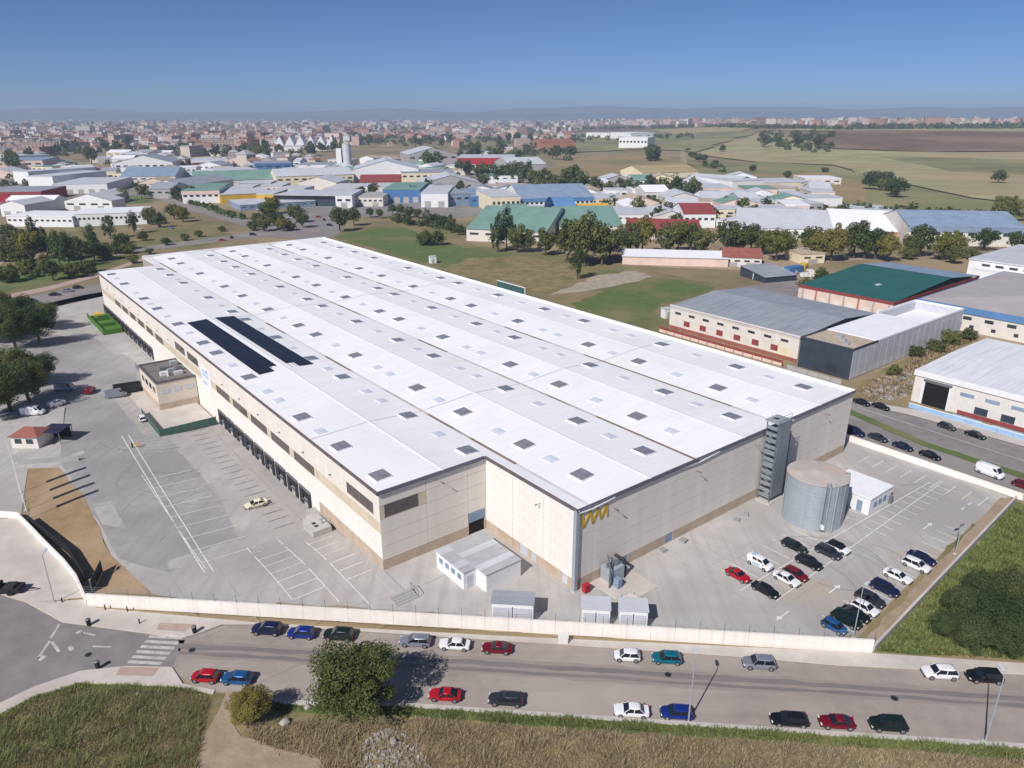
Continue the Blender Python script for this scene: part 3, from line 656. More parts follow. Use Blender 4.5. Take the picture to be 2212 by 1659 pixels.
# solar arrays: two fields of single modules
sm_ = MB(); sm_.box(-.78,.78,-.5,.5,0,.05); SMm = sm_.mesh("solar_panel", M["solar"])
def array(label, a0, cols, b0, b1, skip):
    t = thing("solar_array", label, "solar panels", (AX, AY, 0), TH, "solar arrays on the warehouse roof")
    n = int((b1-b0)/1.03)
    for i in range(cols):
        a = a0+.8+1.62*i
        for k in range(n):
            if skip(i, k): continue
            o = link("solar_panel", SMm, t, (a, b0+.5+1.03*k, rz(a)+.17)); o.rotation_euler = (0, -tilt(a), 0)
    for i in range(cols):
        for s in (-.5, .5):
            a = a0+.8+1.62*i+s; b_ = b0+(2.2 if i == cols-1 else 0)
            MB().box(a-.03,a+.03,b_,b1,rz(a)+.01,rz(a)+.12).obj("mounting_rail", M["steeldark"], t)
    return t
array("solar array strip nearer the dock edge of the white warehouse roof", -13.8, 3, 79.0, 128.8, lambda i, k: i == 2 and k < 3)
array("solar array strip just behind the ridge of the warehouse roof", -6.9, 3, 79.2, 128.8, lambda i, k: i == 0 and k < 3)
# ------------------------------------------------------------ things on the site
def site(name, label, cat, a, b, z=0.0, rz_=0.0, group=None):
    x, y = W(a, b); return thing(name, label, cat, (x, y, z), TH+rz_, group)
# stair tower
t = site("stair_tower", "tall grey steel stair tower standing against the warehouse front wall", "stair tower", 42.3, -2.7)
TW, TD, THh = 3.9, 2.3, 14.6
for x in (.05, TW-.15):
    for y in (.05, TD-.15): MB().box(x, x+.14, y, y+.14, 0, THh).obj("post", M["steeldark"], t)
for k in range(7):
    z = 2.05*k+1.0
    MB().box(.2, 1.0, .2, TD-.2, z, z+.08).obj("landing", M["steel"], t); MB().box(TW-1.0, TW-.2, .2, TD-.2, z+1.02, z+1.1).obj("landing", M["steel"], t)
    f = MB(); f.bar((1.0,.6,z),(TW-1.0,.6,z+1.05),.9,.12); f.obj("flight", M["steel"], t)
    f = MB(); f.bar((TW-1.0,1.7,z+1.05),(1.0,1.7,z+2.0),.9,.12); f.obj("flight", M["steel"], t)
for k in range(12):
    z = .9+1.13*k
    MB().box(.22, TW-.22, -.03, .03, z, z+1.09).obj("screen_panel", M["towersteel"], t)
    MB().box(-.03, .03, .2, TD-.2, z, z+.62).obj("side_screen", M["towersteel"], t)
f = MB()
for x in (.1, TW-.1):
    f.tube((x,.1,THh),(x,.1,THh+1.1),.03,n=5)
f.bar((.1,.1,THh+1.1),(TW-.1,.1,THh+1.1),.05,.05); f.bar((.1,.1,THh+.55),(TW-.1,.1,THh+.55),.05,.05); f.obj("top_railing", M["steeldark"], t)
MB().box(.1, TW-.1, .1, TD+.5, THh-.12, THh).obj("roof_landing", M["steel"], t)
MB().box(-.5, TW+.2, -.4, TD, 0, .15).obj("footing", M["kerb"], t)
t = site("service_shaft", "dark grey closed shaft beside the stair tower on the front wall", "shaft", 46.6, -1.75)
MB().box(0, 1.5, 0, 1.7, 0, 11.3).obj("casing", mat("dark shaft cladding", lin((92,88,96)), var=.08), t)
MB().box(-.08, 1.58, -.08, 1.72, 11.3, 11.5).obj("cap", M["lightroof"], t)
# sprinkler tank
t = site("water_tank", "big round galvanised sprinkler water tank beside the car park", "water tank", 44.0, -9.6)
tk = MB(); n = 56; rings = 22; r0 = 4.65; ht = 8.0
for j in range(rings+1):
    z = ht*j/rings; rr = r0+(.014 if j % 2 else 0)
    tk.v += [(rr*math.cos(2*math.pi*k/n), rr*math.sin(2*math.pi*k/n), z) for k in range(n)]
tk.f = [(j*n+k, j*n+(k+1) % n, (j+1)*n+(k+1) % n, (j+1)*n+k) for j in range(rings) for k in range(n)]; tk.m = [0]*len(tk.f)
tk.obj("shell", M["steel"], t)
rf = MB(); rf.v = [(4.75*math.cos(2*math.pi*k/n), 4.75*math.sin(2*math.pi*k/n), ht-.05) for k in range(n)]+[(4.78*math.cos(2*math.pi*k/n), 4.78*math.sin(2*math.pi*k/n), ht+.04) for k in range(n)]+[(0,0,ht+.55)]
rf.f = [(k,(k+1) % n, n+(k+1) % n, n+k) for k in range(n)]+[(n+k, n+(k+1) % n, 2*n) for k in range(n)]; rf.m = [0]*len(rf.f); rf.obj("roof", M["tankroof"], t)
for k in range(14):
    an = 2*math.pi*(k+.5)/14; x, y = 4.7*math.cos(an), 4.7*math.sin(an)
    q = MB(); q.box(-.05,.02,-.04,.04,.1,ht-.1); q.obj("stiffener", M["steel"], t, (x, y, 0), an)
an = R(228)-0*TH
for dx, nm in ((-.28,"ladder_rail"),(.28,"ladder_rail")):
    c, s = math.cos(an), math.sin(an); q = MB(); q.tube((4.95*c-dx*s, 4.95*s+dx*c, .3),(4.95*c-dx*s,4.95*s+dx*c,ht+1),.04,n=6); q.obj(nm, M["steeldark"], t)
q = MB()
for k in range(28):
    z = .5+.28*k; q.tube((4.95*c+.28*s,4.95*s-.28*c,z),(4.95*c-.28*s,4.95*s+.28*c,z),.02,n=4)
q.obj("ladder_rung_set", M["steeldark"], t)
for an in (R(232), R(246), R(318)):
    q = MB(); c, s = math.cos(an), math.sin(an); q.tube((4.95*c,4.95*s,.1),(4.95*c,4.95*s,ht+.2),.13,n=8); q.tube((4.95*c,4.95*s,ht+.2),(4.2*c,4.2*s,ht+.35),.13,n=8); q.obj("pipe", M["steel"], t)
q = MB(); q.box(-.35,.35,-.2,.2,.9,1.5); q.obj("valve_cabinet", M["white"], t, (-3.6,-3.75,0), R(45))
q = MB(); q.tube((4.6,-1,.35),(7.6,-1.6,.35),.14); q.tube((4.4,-2,.35),(7.6,-2.6,.35),.14); q.obj("supply_pipe", M["steeldark"], t)
# pump house
t = site("pump_house", "small white pump house with flat white roof beside the water tank", "building", 51.8, -15.1)
MB().box(0,7.4,0,7.6,0,2.9).obj("wall", M["white"], t); MB().box(-.15,7.55,-.15,7.75,2.9,3.1).obj("roof", M["roofpar"], t)
MB().box(-.05,0,1.2,2.1,.1,2.1).obj("door", M["bluegrey"], t); MB().box(-.05,0,4.6,5.6,1.2,2.0).obj("window", M["glass"], t)
for k in range(3): MB().box(1.4+1.6*k,2.5+1.6*k,-.04,0,.9,1.9).obj("louvre", M["bluegrey"], t)
MB().box(6.6,7.2,-.6,-.1,0,1.3).obj("cabinet", M["steeldark"], t)
# low white sheds in the recess
t = site("utility_shed", "low white prefabricated shed with grey roof in the warehouse recess", "shed", -12.0, 7.0)
def shedblock(x0, x1, y0, y1, h):
    MB().box(x0,x1,y0,y1,0,h).obj("wall", M["white"], t); n = max(2, int((y1-y0)/1.2))
    for k in range(n): MB().box(x0-.1,x1+.1,y0-.1+(y1-y0+.2)*k/n+.01,y0-.1+(y1-y0+.2)*(k+1)/n-.01,h,h+.12).obj("roof_sheet", M["lightroof"] if k % 3 == 1 else mat("weathered shed roof", lin((172,174,176)), var=.06), t)
shedblock(0,2.1,2.7,9.6,2.7); shedblock(2.12,8.2,0.3,9.6,2.75)
for k in range(4): MB().box(-.05,0,3.3+1.55*k,4.2+1.55*k,1.3,2.1).obj("window", M["bluegrey"], t)
MB().box(.5,1.5,2.64,2.7,0,2.05).obj("door", M["lightroof"], t); MB().box(2.06,2.12,.8,1.9,0,2.05).obj("door", M["white"], t)
# compressor plant beside the wall
t = site("chiller_plant", "grey chiller plant with pipes and ducts against the front wall", "chiller", 4.6, -3.0)
MB().box(0,2.6,.6,2.7,.3,2.4).obj("cabinet", M["steel"], t); MB().box(-.1,2.7,.5,2.8,0,.3).obj("plinth", M["kerb"], t)
for k in range(2):
    q = MB(); q.tube((.7+1.2*k,1.65,2.4),(.7+1.2*k,1.65,2.85),.5,n=16); q.obj("fan", M["steeldark"], t)
q = MB(); q.tube((-.5,.4,0),(-.5,.4,3.2),.12); q.tube((-.5,.4,3.2),(1.2,2.6,3.6),.12); q.obj("pipe", M["steeldark"], t)
q = MB(); q.tube((3.0,1.0,0),(3.0,1.0,2.8),.25,n=10); q.tube((3.0,1.0,2.8),(3.0,2.8,2.8),.25,n=10); q.obj("duct", M["dockdoor"], t)
q = MB(); q.box(.2,1.0,-.6,.3,0,1.5); q.obj("control_box", M["bluegrey"], t)
MB().box(-1.6,5.2,-3.6,3.0,-.03,.09).obj("concrete_base", M["pave"], t)
t = site("concrete_ring", "ring of pale concrete kerbs around a manhole near the chiller", "manhole", 4.2, -6.3)
q = MB()
for k in range(10):
    an = 2*math.pi*k/10; q2 = MB(); q2.box(-.28,.28,-.45,.45,0,.35); q2.obj("kerb_stone", M["kerb"], t, (1.5*math.cos(an),1.5*math.sin(an),0), an)
q = MB(); q.tube((0,0,0),(0,0,.12),.7,n=20); q.obj("cover", M["steeldark"], t)
t = site("fire_cabinet", "red fire hose cabinet at the foot of the warehouse corner", "cabinet", .9, -1.2)
MB().box(-.4,.5,-.35,.35,.15,1.2).obj("body", M["redwall"], t); MB().box(-.46,.56,-.4,.4,1.2,1.32).obj("lid", M["redwall"], t); MB().box(-.3,.4,-.3,.3,0,.15).obj("stand", M["steeldark"], t)
for k, (a, b) in enumerate(((17.2,-1.0),(21.6,-1.3),(33.5,-2.6),(36.0,-2.4))):
    t = site("pallet", ["low grey pallet stack nearest the blue front doors","low grey pallet stack right of the blue front doors","leftmost flat pallet pile below the front wall","pallet pile below the front wall near the stair tower"][k], "pallet", a, b, 0, .2*k)
    for j in range(2+k % 2):
        z = .16*j
        for s in range(5): MB().box(-.6,.6,-.5+.22*s,-.36+.22*s,z+.1,z+.13).obj("deck_board", M["greyconc"], t)
        for s in (-.55,-.05,.45): MB().box(s,s+.1,-.5,.52,z,z+.1).obj("bearer", M["greyconc"], t)
# gatehouse block on the dock side, terrace and green screens
ZG = -1.3
t = site("gatehouse", "two-storey beige office block with plant on its flat roof by the docks", "building", -27.2, 108.6, ZG)
MB().box(0,8.55,0,15.6,1.7,6.6).obj("wall", M["gatewall"], t); MB().box(.02,8.55,.02,15.6,0,1.7).obj("plinth", M["plinth"], t)
p = MB(); p.box(-.12,8.55,-.12,.2,6.6,7.05); p.box(-.12,.2,.2,15.5,6.6,7.05); p.box(-.12,8.55,15.5,15.75,6.6,7.05); p.obj("parapet", M["coping"], t)
MB().box(.2,8.5,.2,15.5,6.6,6.72).obj("roof", mat("grey bitumen roof", lin((122,118,114)), var=.12, scale=.5), t)
for k in range(3): MB().box(1.0+2.6*k,2.6+2.6*k,-.05,0,4.0,5.2).obj("window", M["lightroof"], t)
for k in range(4): MB().box(-.05,0,1.6+3.4*k,3.6+3.4*k,3.9,5.2).obj("window", M["glass"], t)
for (x,y,w,d,h,m) in ((2.2,4.4,1.4,.9,.9,"white"),(5.0,3.2,1.8,1.0,.8,"lightroof"),(6.3,6.0,1.2,1.2,1.0,"steeldark"),(4.4,6.6,1.6,.8,.7,"steel"),(3.3,9.0,2.4,1.2,.5,"steeldark"),(6.0,10.5,1.5,1.5,1.1,"steel")):
    MB().box(x,x+w,y,y+d,6.72,6.72+h).obj("roof_unit", M[m], t)
q = MB(); q.tube((3.6,3.6,6.7),(3.6,3.6,8.2),.22,n=10); q.obj("flue", M["white"], t)
t = site("office_annex", "low grey annex with railings at the far side of the office block", "building", -27.0, 124.4, ZG)
MB().box(0,7.5,0,6.0,0,4.6).obj("wall", M["greyconc"], t); MB().box(-.1,7.5,0,6.1,4.6,4.8).obj("roof", M["greyroof"], t)
for k in range(9):
    q = MB(); q.tube((.2,.2+.7*k,4.8),(.2,.2+.7*k,5.9),.03,n=5); q.obj("railing_post", M["steeldark"], t)
for z in (5.3,5.9):
    q = MB(); q.bar((.2,.1,z),(.2,5.9,z),.05,.05); q.obj("rail", M["steeldark"], t)
t = site("terrace", "pale concrete terrace in front of the beige office block", "terrace", -30.8, 93.6, ZG)
MB().box(.2,11.6,.2,15.0,-.2,.28).obj("slab", M["pave"], t); MB().box(.3,3.6,15.0,31,-.2,.26).obj("side_slab", M["pave"], t)
t = site("screen_fence", "dark green mesh screen fence around the office terrace", "fence", -31.0, 93.4, ZG)
for k in range(5):
    MB().box(.05+2.3*k,2.25+2.3*k,-.03,.03,.1,1.75).obj("screen_panel", M["fencegreen"], t)
for k in range(6): MB().box(2.3*k-.05,2.3*k+.05,-.05,.05,0,1.85).obj("post", M["fencegreen"], t)
for k in range(6): MB().box(-.03,.03,.1+2.5*k,2.45+2.5*k,.1,1.75).obj("screen_panel", M["fencegreen"], t)
for k in range(1,7): MB().box(-.05,.05,2.5*k-.05,2.5*k+.05,0,1.85).obj("post", M["fencegreen"], t)
# bright green open containers below the far docks
t = site("green_container", "bright green open-topped container frame below the far docks", "container", -24.4, 185.2, -1.45)
for k in range(3):
    y = 8.8*k
    MB().box(0,5.2,y+.2,y+8.4,0,.5).obj("floor_tray", M["skipgreen"], t)
    MB().box(-.15,.1,y,y+8.6,0,1.6).obj("side_wall", M["skipgreen"], t); MB().box(5.1,5.3,y,y+8.6,0,1.6).obj("side_wall", M["skipgreen"], t)
    MB().box(.1,5.1,y,y+.2,0,1.5).obj("end_wall", M["skipgreen"], t)
MB().box(1.2,3.6,20,23,1.6,2.1).obj("yellow_cover", M["yellow"], t)
# transformer kiosks behind the front wall
RW = R(-5.0)
for k, (pxx, pyy, w, lab) in enumerate(((1062,1352,5.4,"wide pale kiosk behind the boundary wall, leftmost of three"),(1257,1365,3.6,"pale blue roofed kiosk behind the boundary wall, middle of three"),(1338,1369,3.6,"pale blue roofed kiosk behind the boundary wall, rightmost of three"))):
    x, y = at(pxx, pyy); t = thing("transformer_kiosk", lab, "kiosk", (x, y+.9, 0), RW, "kiosks behind the boundary wall")
    MB().box(0,w,0,2.4,0,2.9).obj("wall", M["white"], t); MB().box(-.12,w+.12,-.15,2.55,2.9,3.08).obj("roof", M["lightroof"] if k else M["greyroof"], t)
    MB().box(w/2-.08,w/2+.08,-.03,0,.1,2.4).obj("jamb", M["steeldark"], t)
    for s in (0.2, w/2+.2): MB().box(s,s+w/2-.4,-.04,0,.15,2.3).obj("door", M["lightroof"], t)

# boundary wall towards the road with fence
p0 = Vector(at(190,1309)); p1 = Vector(at(1884,1411)); d = p1-p0; LWl = d.length; ang = math.atan2(d.y, d.x)
t = thing("boundary_wall", "long white boundary wall with mesh fence along the front road", "wall", (p0.x, p0.y, 0), ang)
nb = 34; bw = LWl/nb
for k in range(nb): MB().box(bw*k+.012,bw*(k+1)-.012,0,.22,-.05,1.8).obj("wall_bay", M["wallwhite"], t)
for k in range(nb): MB().box(bw*k+.006,bw*(k+1)-.006,-.04,.28,1.8,1.9).obj("coping", M["wallwhite"], t)
fp = MB(); fp.tube((0,.12,1.85),(0,.12,3.1),.03,n=6); FPm = fp.mesh("fence_post", M["steeldark"])
wp = MB()
for i in range(1, 11): wp.tube((bw*i/11,.12,1.9),(bw*i/11,.12,3.0),.008,n=3,caps=False)
for z in (1.93,2.3,2.65,3.0): wp.tube((0,.12,z),(bw,.12,z),.012,n=3,caps=False)
WPm = wp.mesh("fence_mesh", M["steel"])
for k in range(nb+1): link("fence_post", FPm, t, (bw*k,0,0))
for k in range(nb): link("fence_mesh", WPm, t, (bw*k,0,0))
bt = MB(); bt.box(-.14,.14,.22,1.0,-.05,1.3); BTm = bt.mesh("buttress", M["dirt"])
for k in range(18, nb): link("buttress", BTm, t, (bw*k,0,0))
# curved entrance wall and gate on the left
cv = px([(-60,1112),(40,1120),(70,1150),(100,1182),(140,1222),(166,1255),(178,1282),(190,1309)])
t = thing("entrance_wall", "curved white retaining wall leading to the site entrance", "wall", (cv[1][0], cv[1][1], 0))
for k in range(len(cv)-1):
    a = Vector(cv[k])-Vector(cv[1]); b_ = Vector(cv[k+1])-Vector(cv[1]); q = MB(); q.bar((a.x,a.y,.55),(b_.x,b_.y,.55),.25,1.2); q.obj("wall_segment", M["wallwhite"], t)
x, y = at(200,1281); t = thing("entrance_gate", "black sheeted sliding gate beside the end of the boundary wall", "gate", (x, y, 0), R(104))
for k in range(3): MB().box(1.7*k,1.7*k+1.66,-.04,.04,.1,1.9).obj("gate_leaf", M["plastic"], t)
for k in range(4): MB().box(1.7*k-.06,1.7*k+.02,-.07,.07,0,2.0).obj("post", M["steeldark"], t)
gp = px([(62,1128),(150,1198),(185,1255)]); t = thing("inner_fence", "dark screen fence at the edge of the brown dirt strip", "fence", (gp[0][0], gp[0][1], 0))
for k in range(2):
    a = Vector(gp[k])-Vector(gp[0]); b_ = Vector(gp[k+1])-Vector(gp[0])
    for i in range(4):
        p = a.lerp(b_, i/4); q_ = a.lerp(b_, (i+1)/4); q = MB(); q.bar((p.x,p.y,.75),(q_.x,q_.y,.75),.06,1.4); q.obj("screen_panel", M["plastic"], t)
# right boundary wall
p0 = Vector(at(1886,1408)); p1 = Vector(at(2193,1083)); d = p1-p0; ang = math.atan2(d.y, d.x); n = 20; bw2 = d.length/n
t = thing("side_wall", "low grey wall between the car park and the grassy lot", "wall", (p0.x, p0.y, 0), ang)
for k in range(n): MB().box(bw2*k+.012,bw2*(k+1)-.012,-.12,.12,-.05,.95).obj("wall_bay", M["greyconc"], t); MB().box(bw2*k+.006,bw2*(k+1)-.006,-.16,.16,.95,1.03).obj("coping", M["pave"], t)
t = thing("street_wall", "white wall between the car park and the side street", "wall", (*W(77.5,-29), 0), TH+math.pi/2)
for k in range(12):
    MB().box(3.1*k+.01,3.1*k+3.09,-.1,.1,-.05,1.15).obj("wall_bay", M["wallwhite"], t); MB().box(3.1*k+.006,3.1*k+3.094,-.14,.14,1.15,1.23).obj("coping", M["wallwhite"], t)
# lamp posts
def lamp(name, label, pos, h, ang, arm=1.2, r=.09, double=False, group=None):
    t = thing(name, label, "lamp post", (pos[0], pos[1], 0), ang, group)
    q = MB(); q.tube((0,0,0),(0,0,h),r,r*.55,n=10); q.obj("pole", M["steel"], t); MB().box(-.22,.22,-.22,.22,-.02,.14).obj("footing", M["kerb"], t)
    for s in ((1,-1) if double else (1,)):
        q = MB(); q.tube((0,0,h-.05),(s*arm,0,h+.18),.045,n=6); q.obj("arm", M["steel"], t)
        q = MB(); q.box(s*arm-.1 if s > 0 else s*arm-.75, s*arm+.75 if s > 0 else s*arm+.1,-.17,.17,h+.14,h+.28); q.obj("lamp_head", M["lightroof"], t)
    return t
lamp("street_lamp", "street lamp by the blue car at the middle of the near kerb", at(1487,1559), 8.7, R(85), .5, .1)
lamp("street_lamp", "street lamp near the right edge of the front road", at(2128,1603), 8.9, R(85), .5, .1)
lamp("parking_lamp", "lamp post at the near end of the right parking row", at(1843,1378), 7.6, R(38), .6, .08)
lamp("parking_lamp", "tall lamp post by the dirt strip at the far right parking row", at(2063,1197), 8.0, R(38), .8, .08, True)
lamp("yard_lamp", "thin lamp post beside the brown dirt strip", at(118,1302), 7.5, R(100), .6, .07)
# flag masts with edge-on banners
for k, b in enumerate((80.7,76.8,73.0,69.4)):
    t = site("flag_mast", f"{ORD[k]} white banner mast from the red-roofed hut on the dirt strip", "flag mast", -57, b, gz_l(-57,b), 0, "banner masts on the dirt strip")
    q = MB(); q.tube((0,0,0),(0,0,10.5),.05,.035,n=8); q.obj("mast", M["white"], t); MB().box(-.012,.012,.05,.85,4.0,10.3).obj("banner", M["white"], t)
    MB().box(-.25,.25,-.25,.25,-.05,.12).obj("footing", M["kerb"], t)
# red-roofed hut, dark kiosk, barrier
x, y = at(27,968); t = thing("guard_hut", "small guard hut with pinkish red hipped roof at the left edge", "hut", (x, y, 0), R(-2))
MB().box(0,5.4,0,4.6,0,2.5).obj("wall", M["offwhite"], t)
q = MB(); q.add([(-.4,-.4,2.5),(5.8,-.4,2.5),(5.8,5.0,2.5),(-.4,5.0,2.5),(1.9,2.3,3.7),(3.5,2.3,3.7)], [(0,1,5,4),(1,2,5),(2,3,4,5),(3,0,4)]); q.obj("roof", M["redroof"], t)
for k in range(2): MB().box(.8+2.3*k,2.2+2.3*k,-.04,0,1.0,2.0).obj("window", M["glass"], t)
x, y = at(88,960); t = thing("dark_canopy", "square navy canopy beside the red-roofed guard hut", "canopy", (x, y, 0), R(-2))
MB().box(0,4.2,0,4.4,2.5,2.68).obj("roof", mat("navy canopy sheet", lin((44,46,68)), var=.12), t)
for xx in (.1,4.0):
    for yy in (.1,4.2): MB().box(xx,xx+.12,yy,yy+.12,0,2.5).obj("post", M["steeldark"], t)
MB().box(.3,3.9,4.0,4.1,0,2.5).obj("back_panel", M["plastic"], t)
x, y = at(75,1005); t = thing("barrier_wall", "low grey block wall below the guard hut", "wall", (x-3, y, 0), R(12))
for k in range(4): MB().box(2.6*k,2.6*k+2.58,-.12,.12,-.05,.95).obj("wall_bay", M["greyconc"], t)
# yard odds and ends
for k, (pp, lab) in enumerate((((285,968),"traffic cone pair beside the double lane line in the yard"),)):
    x, y = at(*pp, -.7); t = thing("barrier_post", "yellow and black barrier posts beside the double lane line", "barrier", (x, y, gz(x,y)), .4)
    for s in (0, 1.1): MB().box(s,s+.22,0,.22,0,1.1).obj("post", M["yellow"] if s else M["plastic"], t)
    MB().box(.22,1.1,.06,.14,.6,.8).obj("rail", M["yellow"], t)
t = site("kerb_island", "pale concrete island with manhole covers near the dock corner", "kerb island", -22.3, 36.5, 0)
q = MB(); pts = [(0,0),(3.1,0),(3.1,5.0),(1.6,5.6),(.2,4.6)]; q.prism(pts, gz_l(-20,40)-.5, .16); q.obj("slab", M["islandpave"], t)
for s in (1.2, 2.2): MB().box(.9,1.5,s,s+.6,.16,.19).obj("cover", M["plastic"], t)
q = MB(); q.tube((2.2,1.6,.1),(2.2,1.6,1.1),.1,n=8); q.tube((2.9,1.6,1.0),(1.6,1.6,1.0),.06,n=6); q.obj("standpipe", M["bluegrey"], t)
t = site("stair_access", "grey concrete steps and handrail at the dock corner", "steps", -21.2, 12.2)
for k in range(4): MB().box(0,3.4,.5*k,.5*k+.5,-.05,.12+.1*k).obj("step", M["greyconc"], t)
q = MB(); q.tube((3.4,0,0),(3.4,0,1.0),.04,n=6); q.tube((3.4,2,0.3),(3.4,2,1.3),.04,n=6); q.tube((3.4,0,1),(3.4,2,1.3),.04,n=6); q.obj("handrail", M["steeldark"], t)
t = site("kerb_line", "raised concrete kerb running from the dock corner towards the road", "kerb", -20.0, 14.2)
MB().box(0,1.4,0,6.2,0,.15).obj("kerb_slab", M["islandpave"], t); MB().box(1.5,9.0,.0,.3,0,.12).obj("kerb_edge", M["kerb"], t)
# ------------------------------------------------------------ vehicles
PAINT = dict(
 white=paint("white car paint", lin((228,228,230)), metal=0.0), silver=paint("silver car paint", lin((158,164,176)), metal=.5), grey=paint("dark grey car paint", lin((62,66,74)), metal=.4),
 black=paint("black car paint", lin((26,28,32)), metal=.2), red=paint("red car paint", lin((178,22,40)), metal=.1), darkred=paint("dark red car paint", lin((120,18,40)), metal=.2),
 blue=paint("bright blue car paint", lin((28,52,138)), metal=.3), navy=paint("navy car paint", lin((30,38,78)), metal=.3), teal=paint("teal car paint", lin((20,112,134)), metal=.3),
 midblue=paint("mid blue car paint", lin((38,92,150)), metal=.3), green=paint("dark green car paint", lin((28,44,40)), metal=.3), cream=paint("cream car paint", lin((220,216,186)), metal=0.0))
CARS = {}
SPEC = dict(  # L, W, roof z, belt z, hood z, deck z, cabin base rear/front, roof rear/front (fractions from the rear)
 sedan=(4.55,1.8,1.44,.9,.84,.95,.13,.73,.28,.54), hatch=(4.15,1.78,1.5,.92,.88,.93,.03,.76,.15,.56), suv=(4.5,1.88,1.66,1.03,1.0,1.05,.02,.75,.12,.57),
 wagon=(4.65,1.8,1.48,.92,.85,.95,.02,.73,.1,.54), city=(3.7,1.68,1.52,.93,.9,.94,.03,.8,.13,.6), coupe=(4.3,1.78,1.38,.88,.8,.92,.1,.7,.34,.5),
 van=(5.4,2.0,2.35,1.25,1.1,1.25,.0,.9,.01,.73), smallvan=(4.4,1.85,1.85,1.12,1.05,1.12,.0,.83,.02,.62))
def make_car(kind):
    L_, Wd, zr, zb, zh, zd, cr, cf, rr, rf = SPEC[kind]; w = Wd/2
    e = thing(kind if "van" in kind else "car", "x", "car")
    b = MB(); st = [0,.012,.05,.12,.3,.5,.7,.8,.88,.94,.975,.993,1.0]; sec = []
    for s in st:
        x = (s-.5)*L_
        top = zd-.06 if s < cr+.02 else (zb if s < cf else zb+(zh-.12-zb)*((s-cf)/(1-cf))**1.5)
        ww = w*(1-.36*max(0,(s-.82)/.18)**2.6-.26*max(0,(.14-s)/.14)**2.6); zl = .26+.1*max(0,(s-.93)/.07)
        if s == 1.0: top -= .2
        if s == 0: top -= .14
        sec.append([(x,ww*.93,zl),(x,ww,zl+.16),(x,ww*.995,top-.2),(x,ww*.93,top-.03),(x,ww*.6,top),(x,-ww*.6,top),(x,-ww*.93,top-.03),(x,-ww*.995,top-.2),(x,-ww,zl+.16),(x,-ww*.93,zl)])
    vs = [v for r in sec for v in r]; n = 10
    fs = [(i*n+j, i*n+(j+1) % n, (i+1)*n+(j+1) % n, (i+1)*n+j) for i in range(len(st)-1) for j in range(n)]
    fs = [tuple(reversed(f)) for f in fs]+[tuple(range(n)), tuple(reversed(range((len(st)-1)*n, len(st)*n)))]
    b.add(vs, fs); bo = b.obj("body", PAINT["white"], e, smooth=True)
    md = bo.data
    try: md.set_sharp_from_angle(angle=R(38))
    except Exception: pass
    x = lambda s: (s-.5)*L_
    wb, wr = w*.92, w*.72; zb2 = zb-.03
    if kind == "van": wr = w*.86
    B = [(x(cr),wb),(x(cf),wb),(x(cf),-wb),(x(cr),-wb)]; T = [(x(rr),wr),(x(rf),wr),(x(rf),-wr),(x(rr),-wr)]
    mid = [((p[0]*.1+q[0]*.9), (p[1]*.08+q[1]*.92)) for p, q in zip(B, T)]
    van = "van" in kind
    c = MB(); c.add([(p[0],p[1],zb2) for p in B]+[(p[0],p[1],zr-.08) for p in mid], [(1,0,4,5),(2,1,5,6),(3,2,6,7),(0,3,7,4),(4,7,6,5)])
    c.obj("cabin" if van else "glasshouse", PAINT["white"] if van else M["carglass"], e)
    c = MB(); nS = 7; xr0, xr1 = mid[0][0]-.06, mid[1][0]+.08; yw = mid[0][1]*1.03; vv = []
    for i_ in range(nS):
        f_ = i_/(nS-1); xx = xr0+(xr1-xr0)*f_; zc = zr-.07*abs(2*f_-1)**2.2; ye = yw*(1-.06*abs(2*f_-1)**3)
        vv += [(xx,ye,zc-.1),(xx,ye*.96,zc-.035),(xx,ye*.62,zc),(xx,-ye*.62,zc),(xx,-ye*.96,zc-.035),(xx,-ye,zc-.1)]
    c.add(vv, [(6*i_+j_,6*i_+6+j_,6*i_+7+j_,6*i_+1+j_) for i_ in range(nS-1) for j_ in range(5)]+[(0,1,2,3,4,5),tuple(6*(nS-1)+q_ for q_ in (5,4,3,2,1,0))])
    c.f = [tuple(reversed(f)) for f in c.f]
    c.obj("roof", PAINT["white"], e, smooth=True)
    if not van:
        for i in range(4):
            c = MB(); c.bar((B[i][0],B[i][1]*1.005,zb2),(mid[i][0],mid[i][1]*1.02,zr-.08),.07,.05); c.obj("pillar", PAINT["white"], e)
        for sg in (0,3):
            f = .52; p0 = Vector((*B[sg],zb2)).lerp(Vector((*B[1 if sg == 0 else 2],zb2)),f); p1 = Vector((*mid[sg],zr-.08)).lerp(Vector((*mid[1 if sg == 0 else 2],zr-.08)),f)
            c = MB(); c.bar(p0, p1, .1, .04); c.obj("pillar", PAINT["white"], e)
    def pane(nm, P, Q, u0, u1, v0, v1, off):   # glass on the cabin face between base edge P and upper edge Q
        p0, p1 = Vector((*P[0], zb2)), Vector((*P[1], zb2)); q0, q1 = Vector((*Q[0], zr-.09)), Vector((*Q[1], zr-.09))
        f = lambda u, t: p0.lerp(p1,u).lerp(q0.lerp(q1,u),t)+off
        g_ = MB(); g_.add([f(u0,v0),f(u1,v0),f(u1,v1),f(u0,v1)], [(0,1,2,3)]); g_.obj(nm, M["carglass"], e)
    if van:
        pane("windscreen", (B[1],B[2]), (mid[1],mid[2]), .06,.94,.1,.95, Vector((.02,0,.01)))
        segs = ((.82,.97),) if kind == "van" else ((.34,.62),(.66,.95))
        for u0, u1 in segs:
            pane("side_window", (B[0],B[1]), (mid[0],mid[1]), u0,u1,.3,.92, Vector((0,.02,.01)))
            pane("side_window", (B[3],B[2]), (mid[3],mid[2]), u0,u1,.3,.92, Vector((0,-.02,.01)))
    r = .33 if kind in ("sedan","hatch") else .37
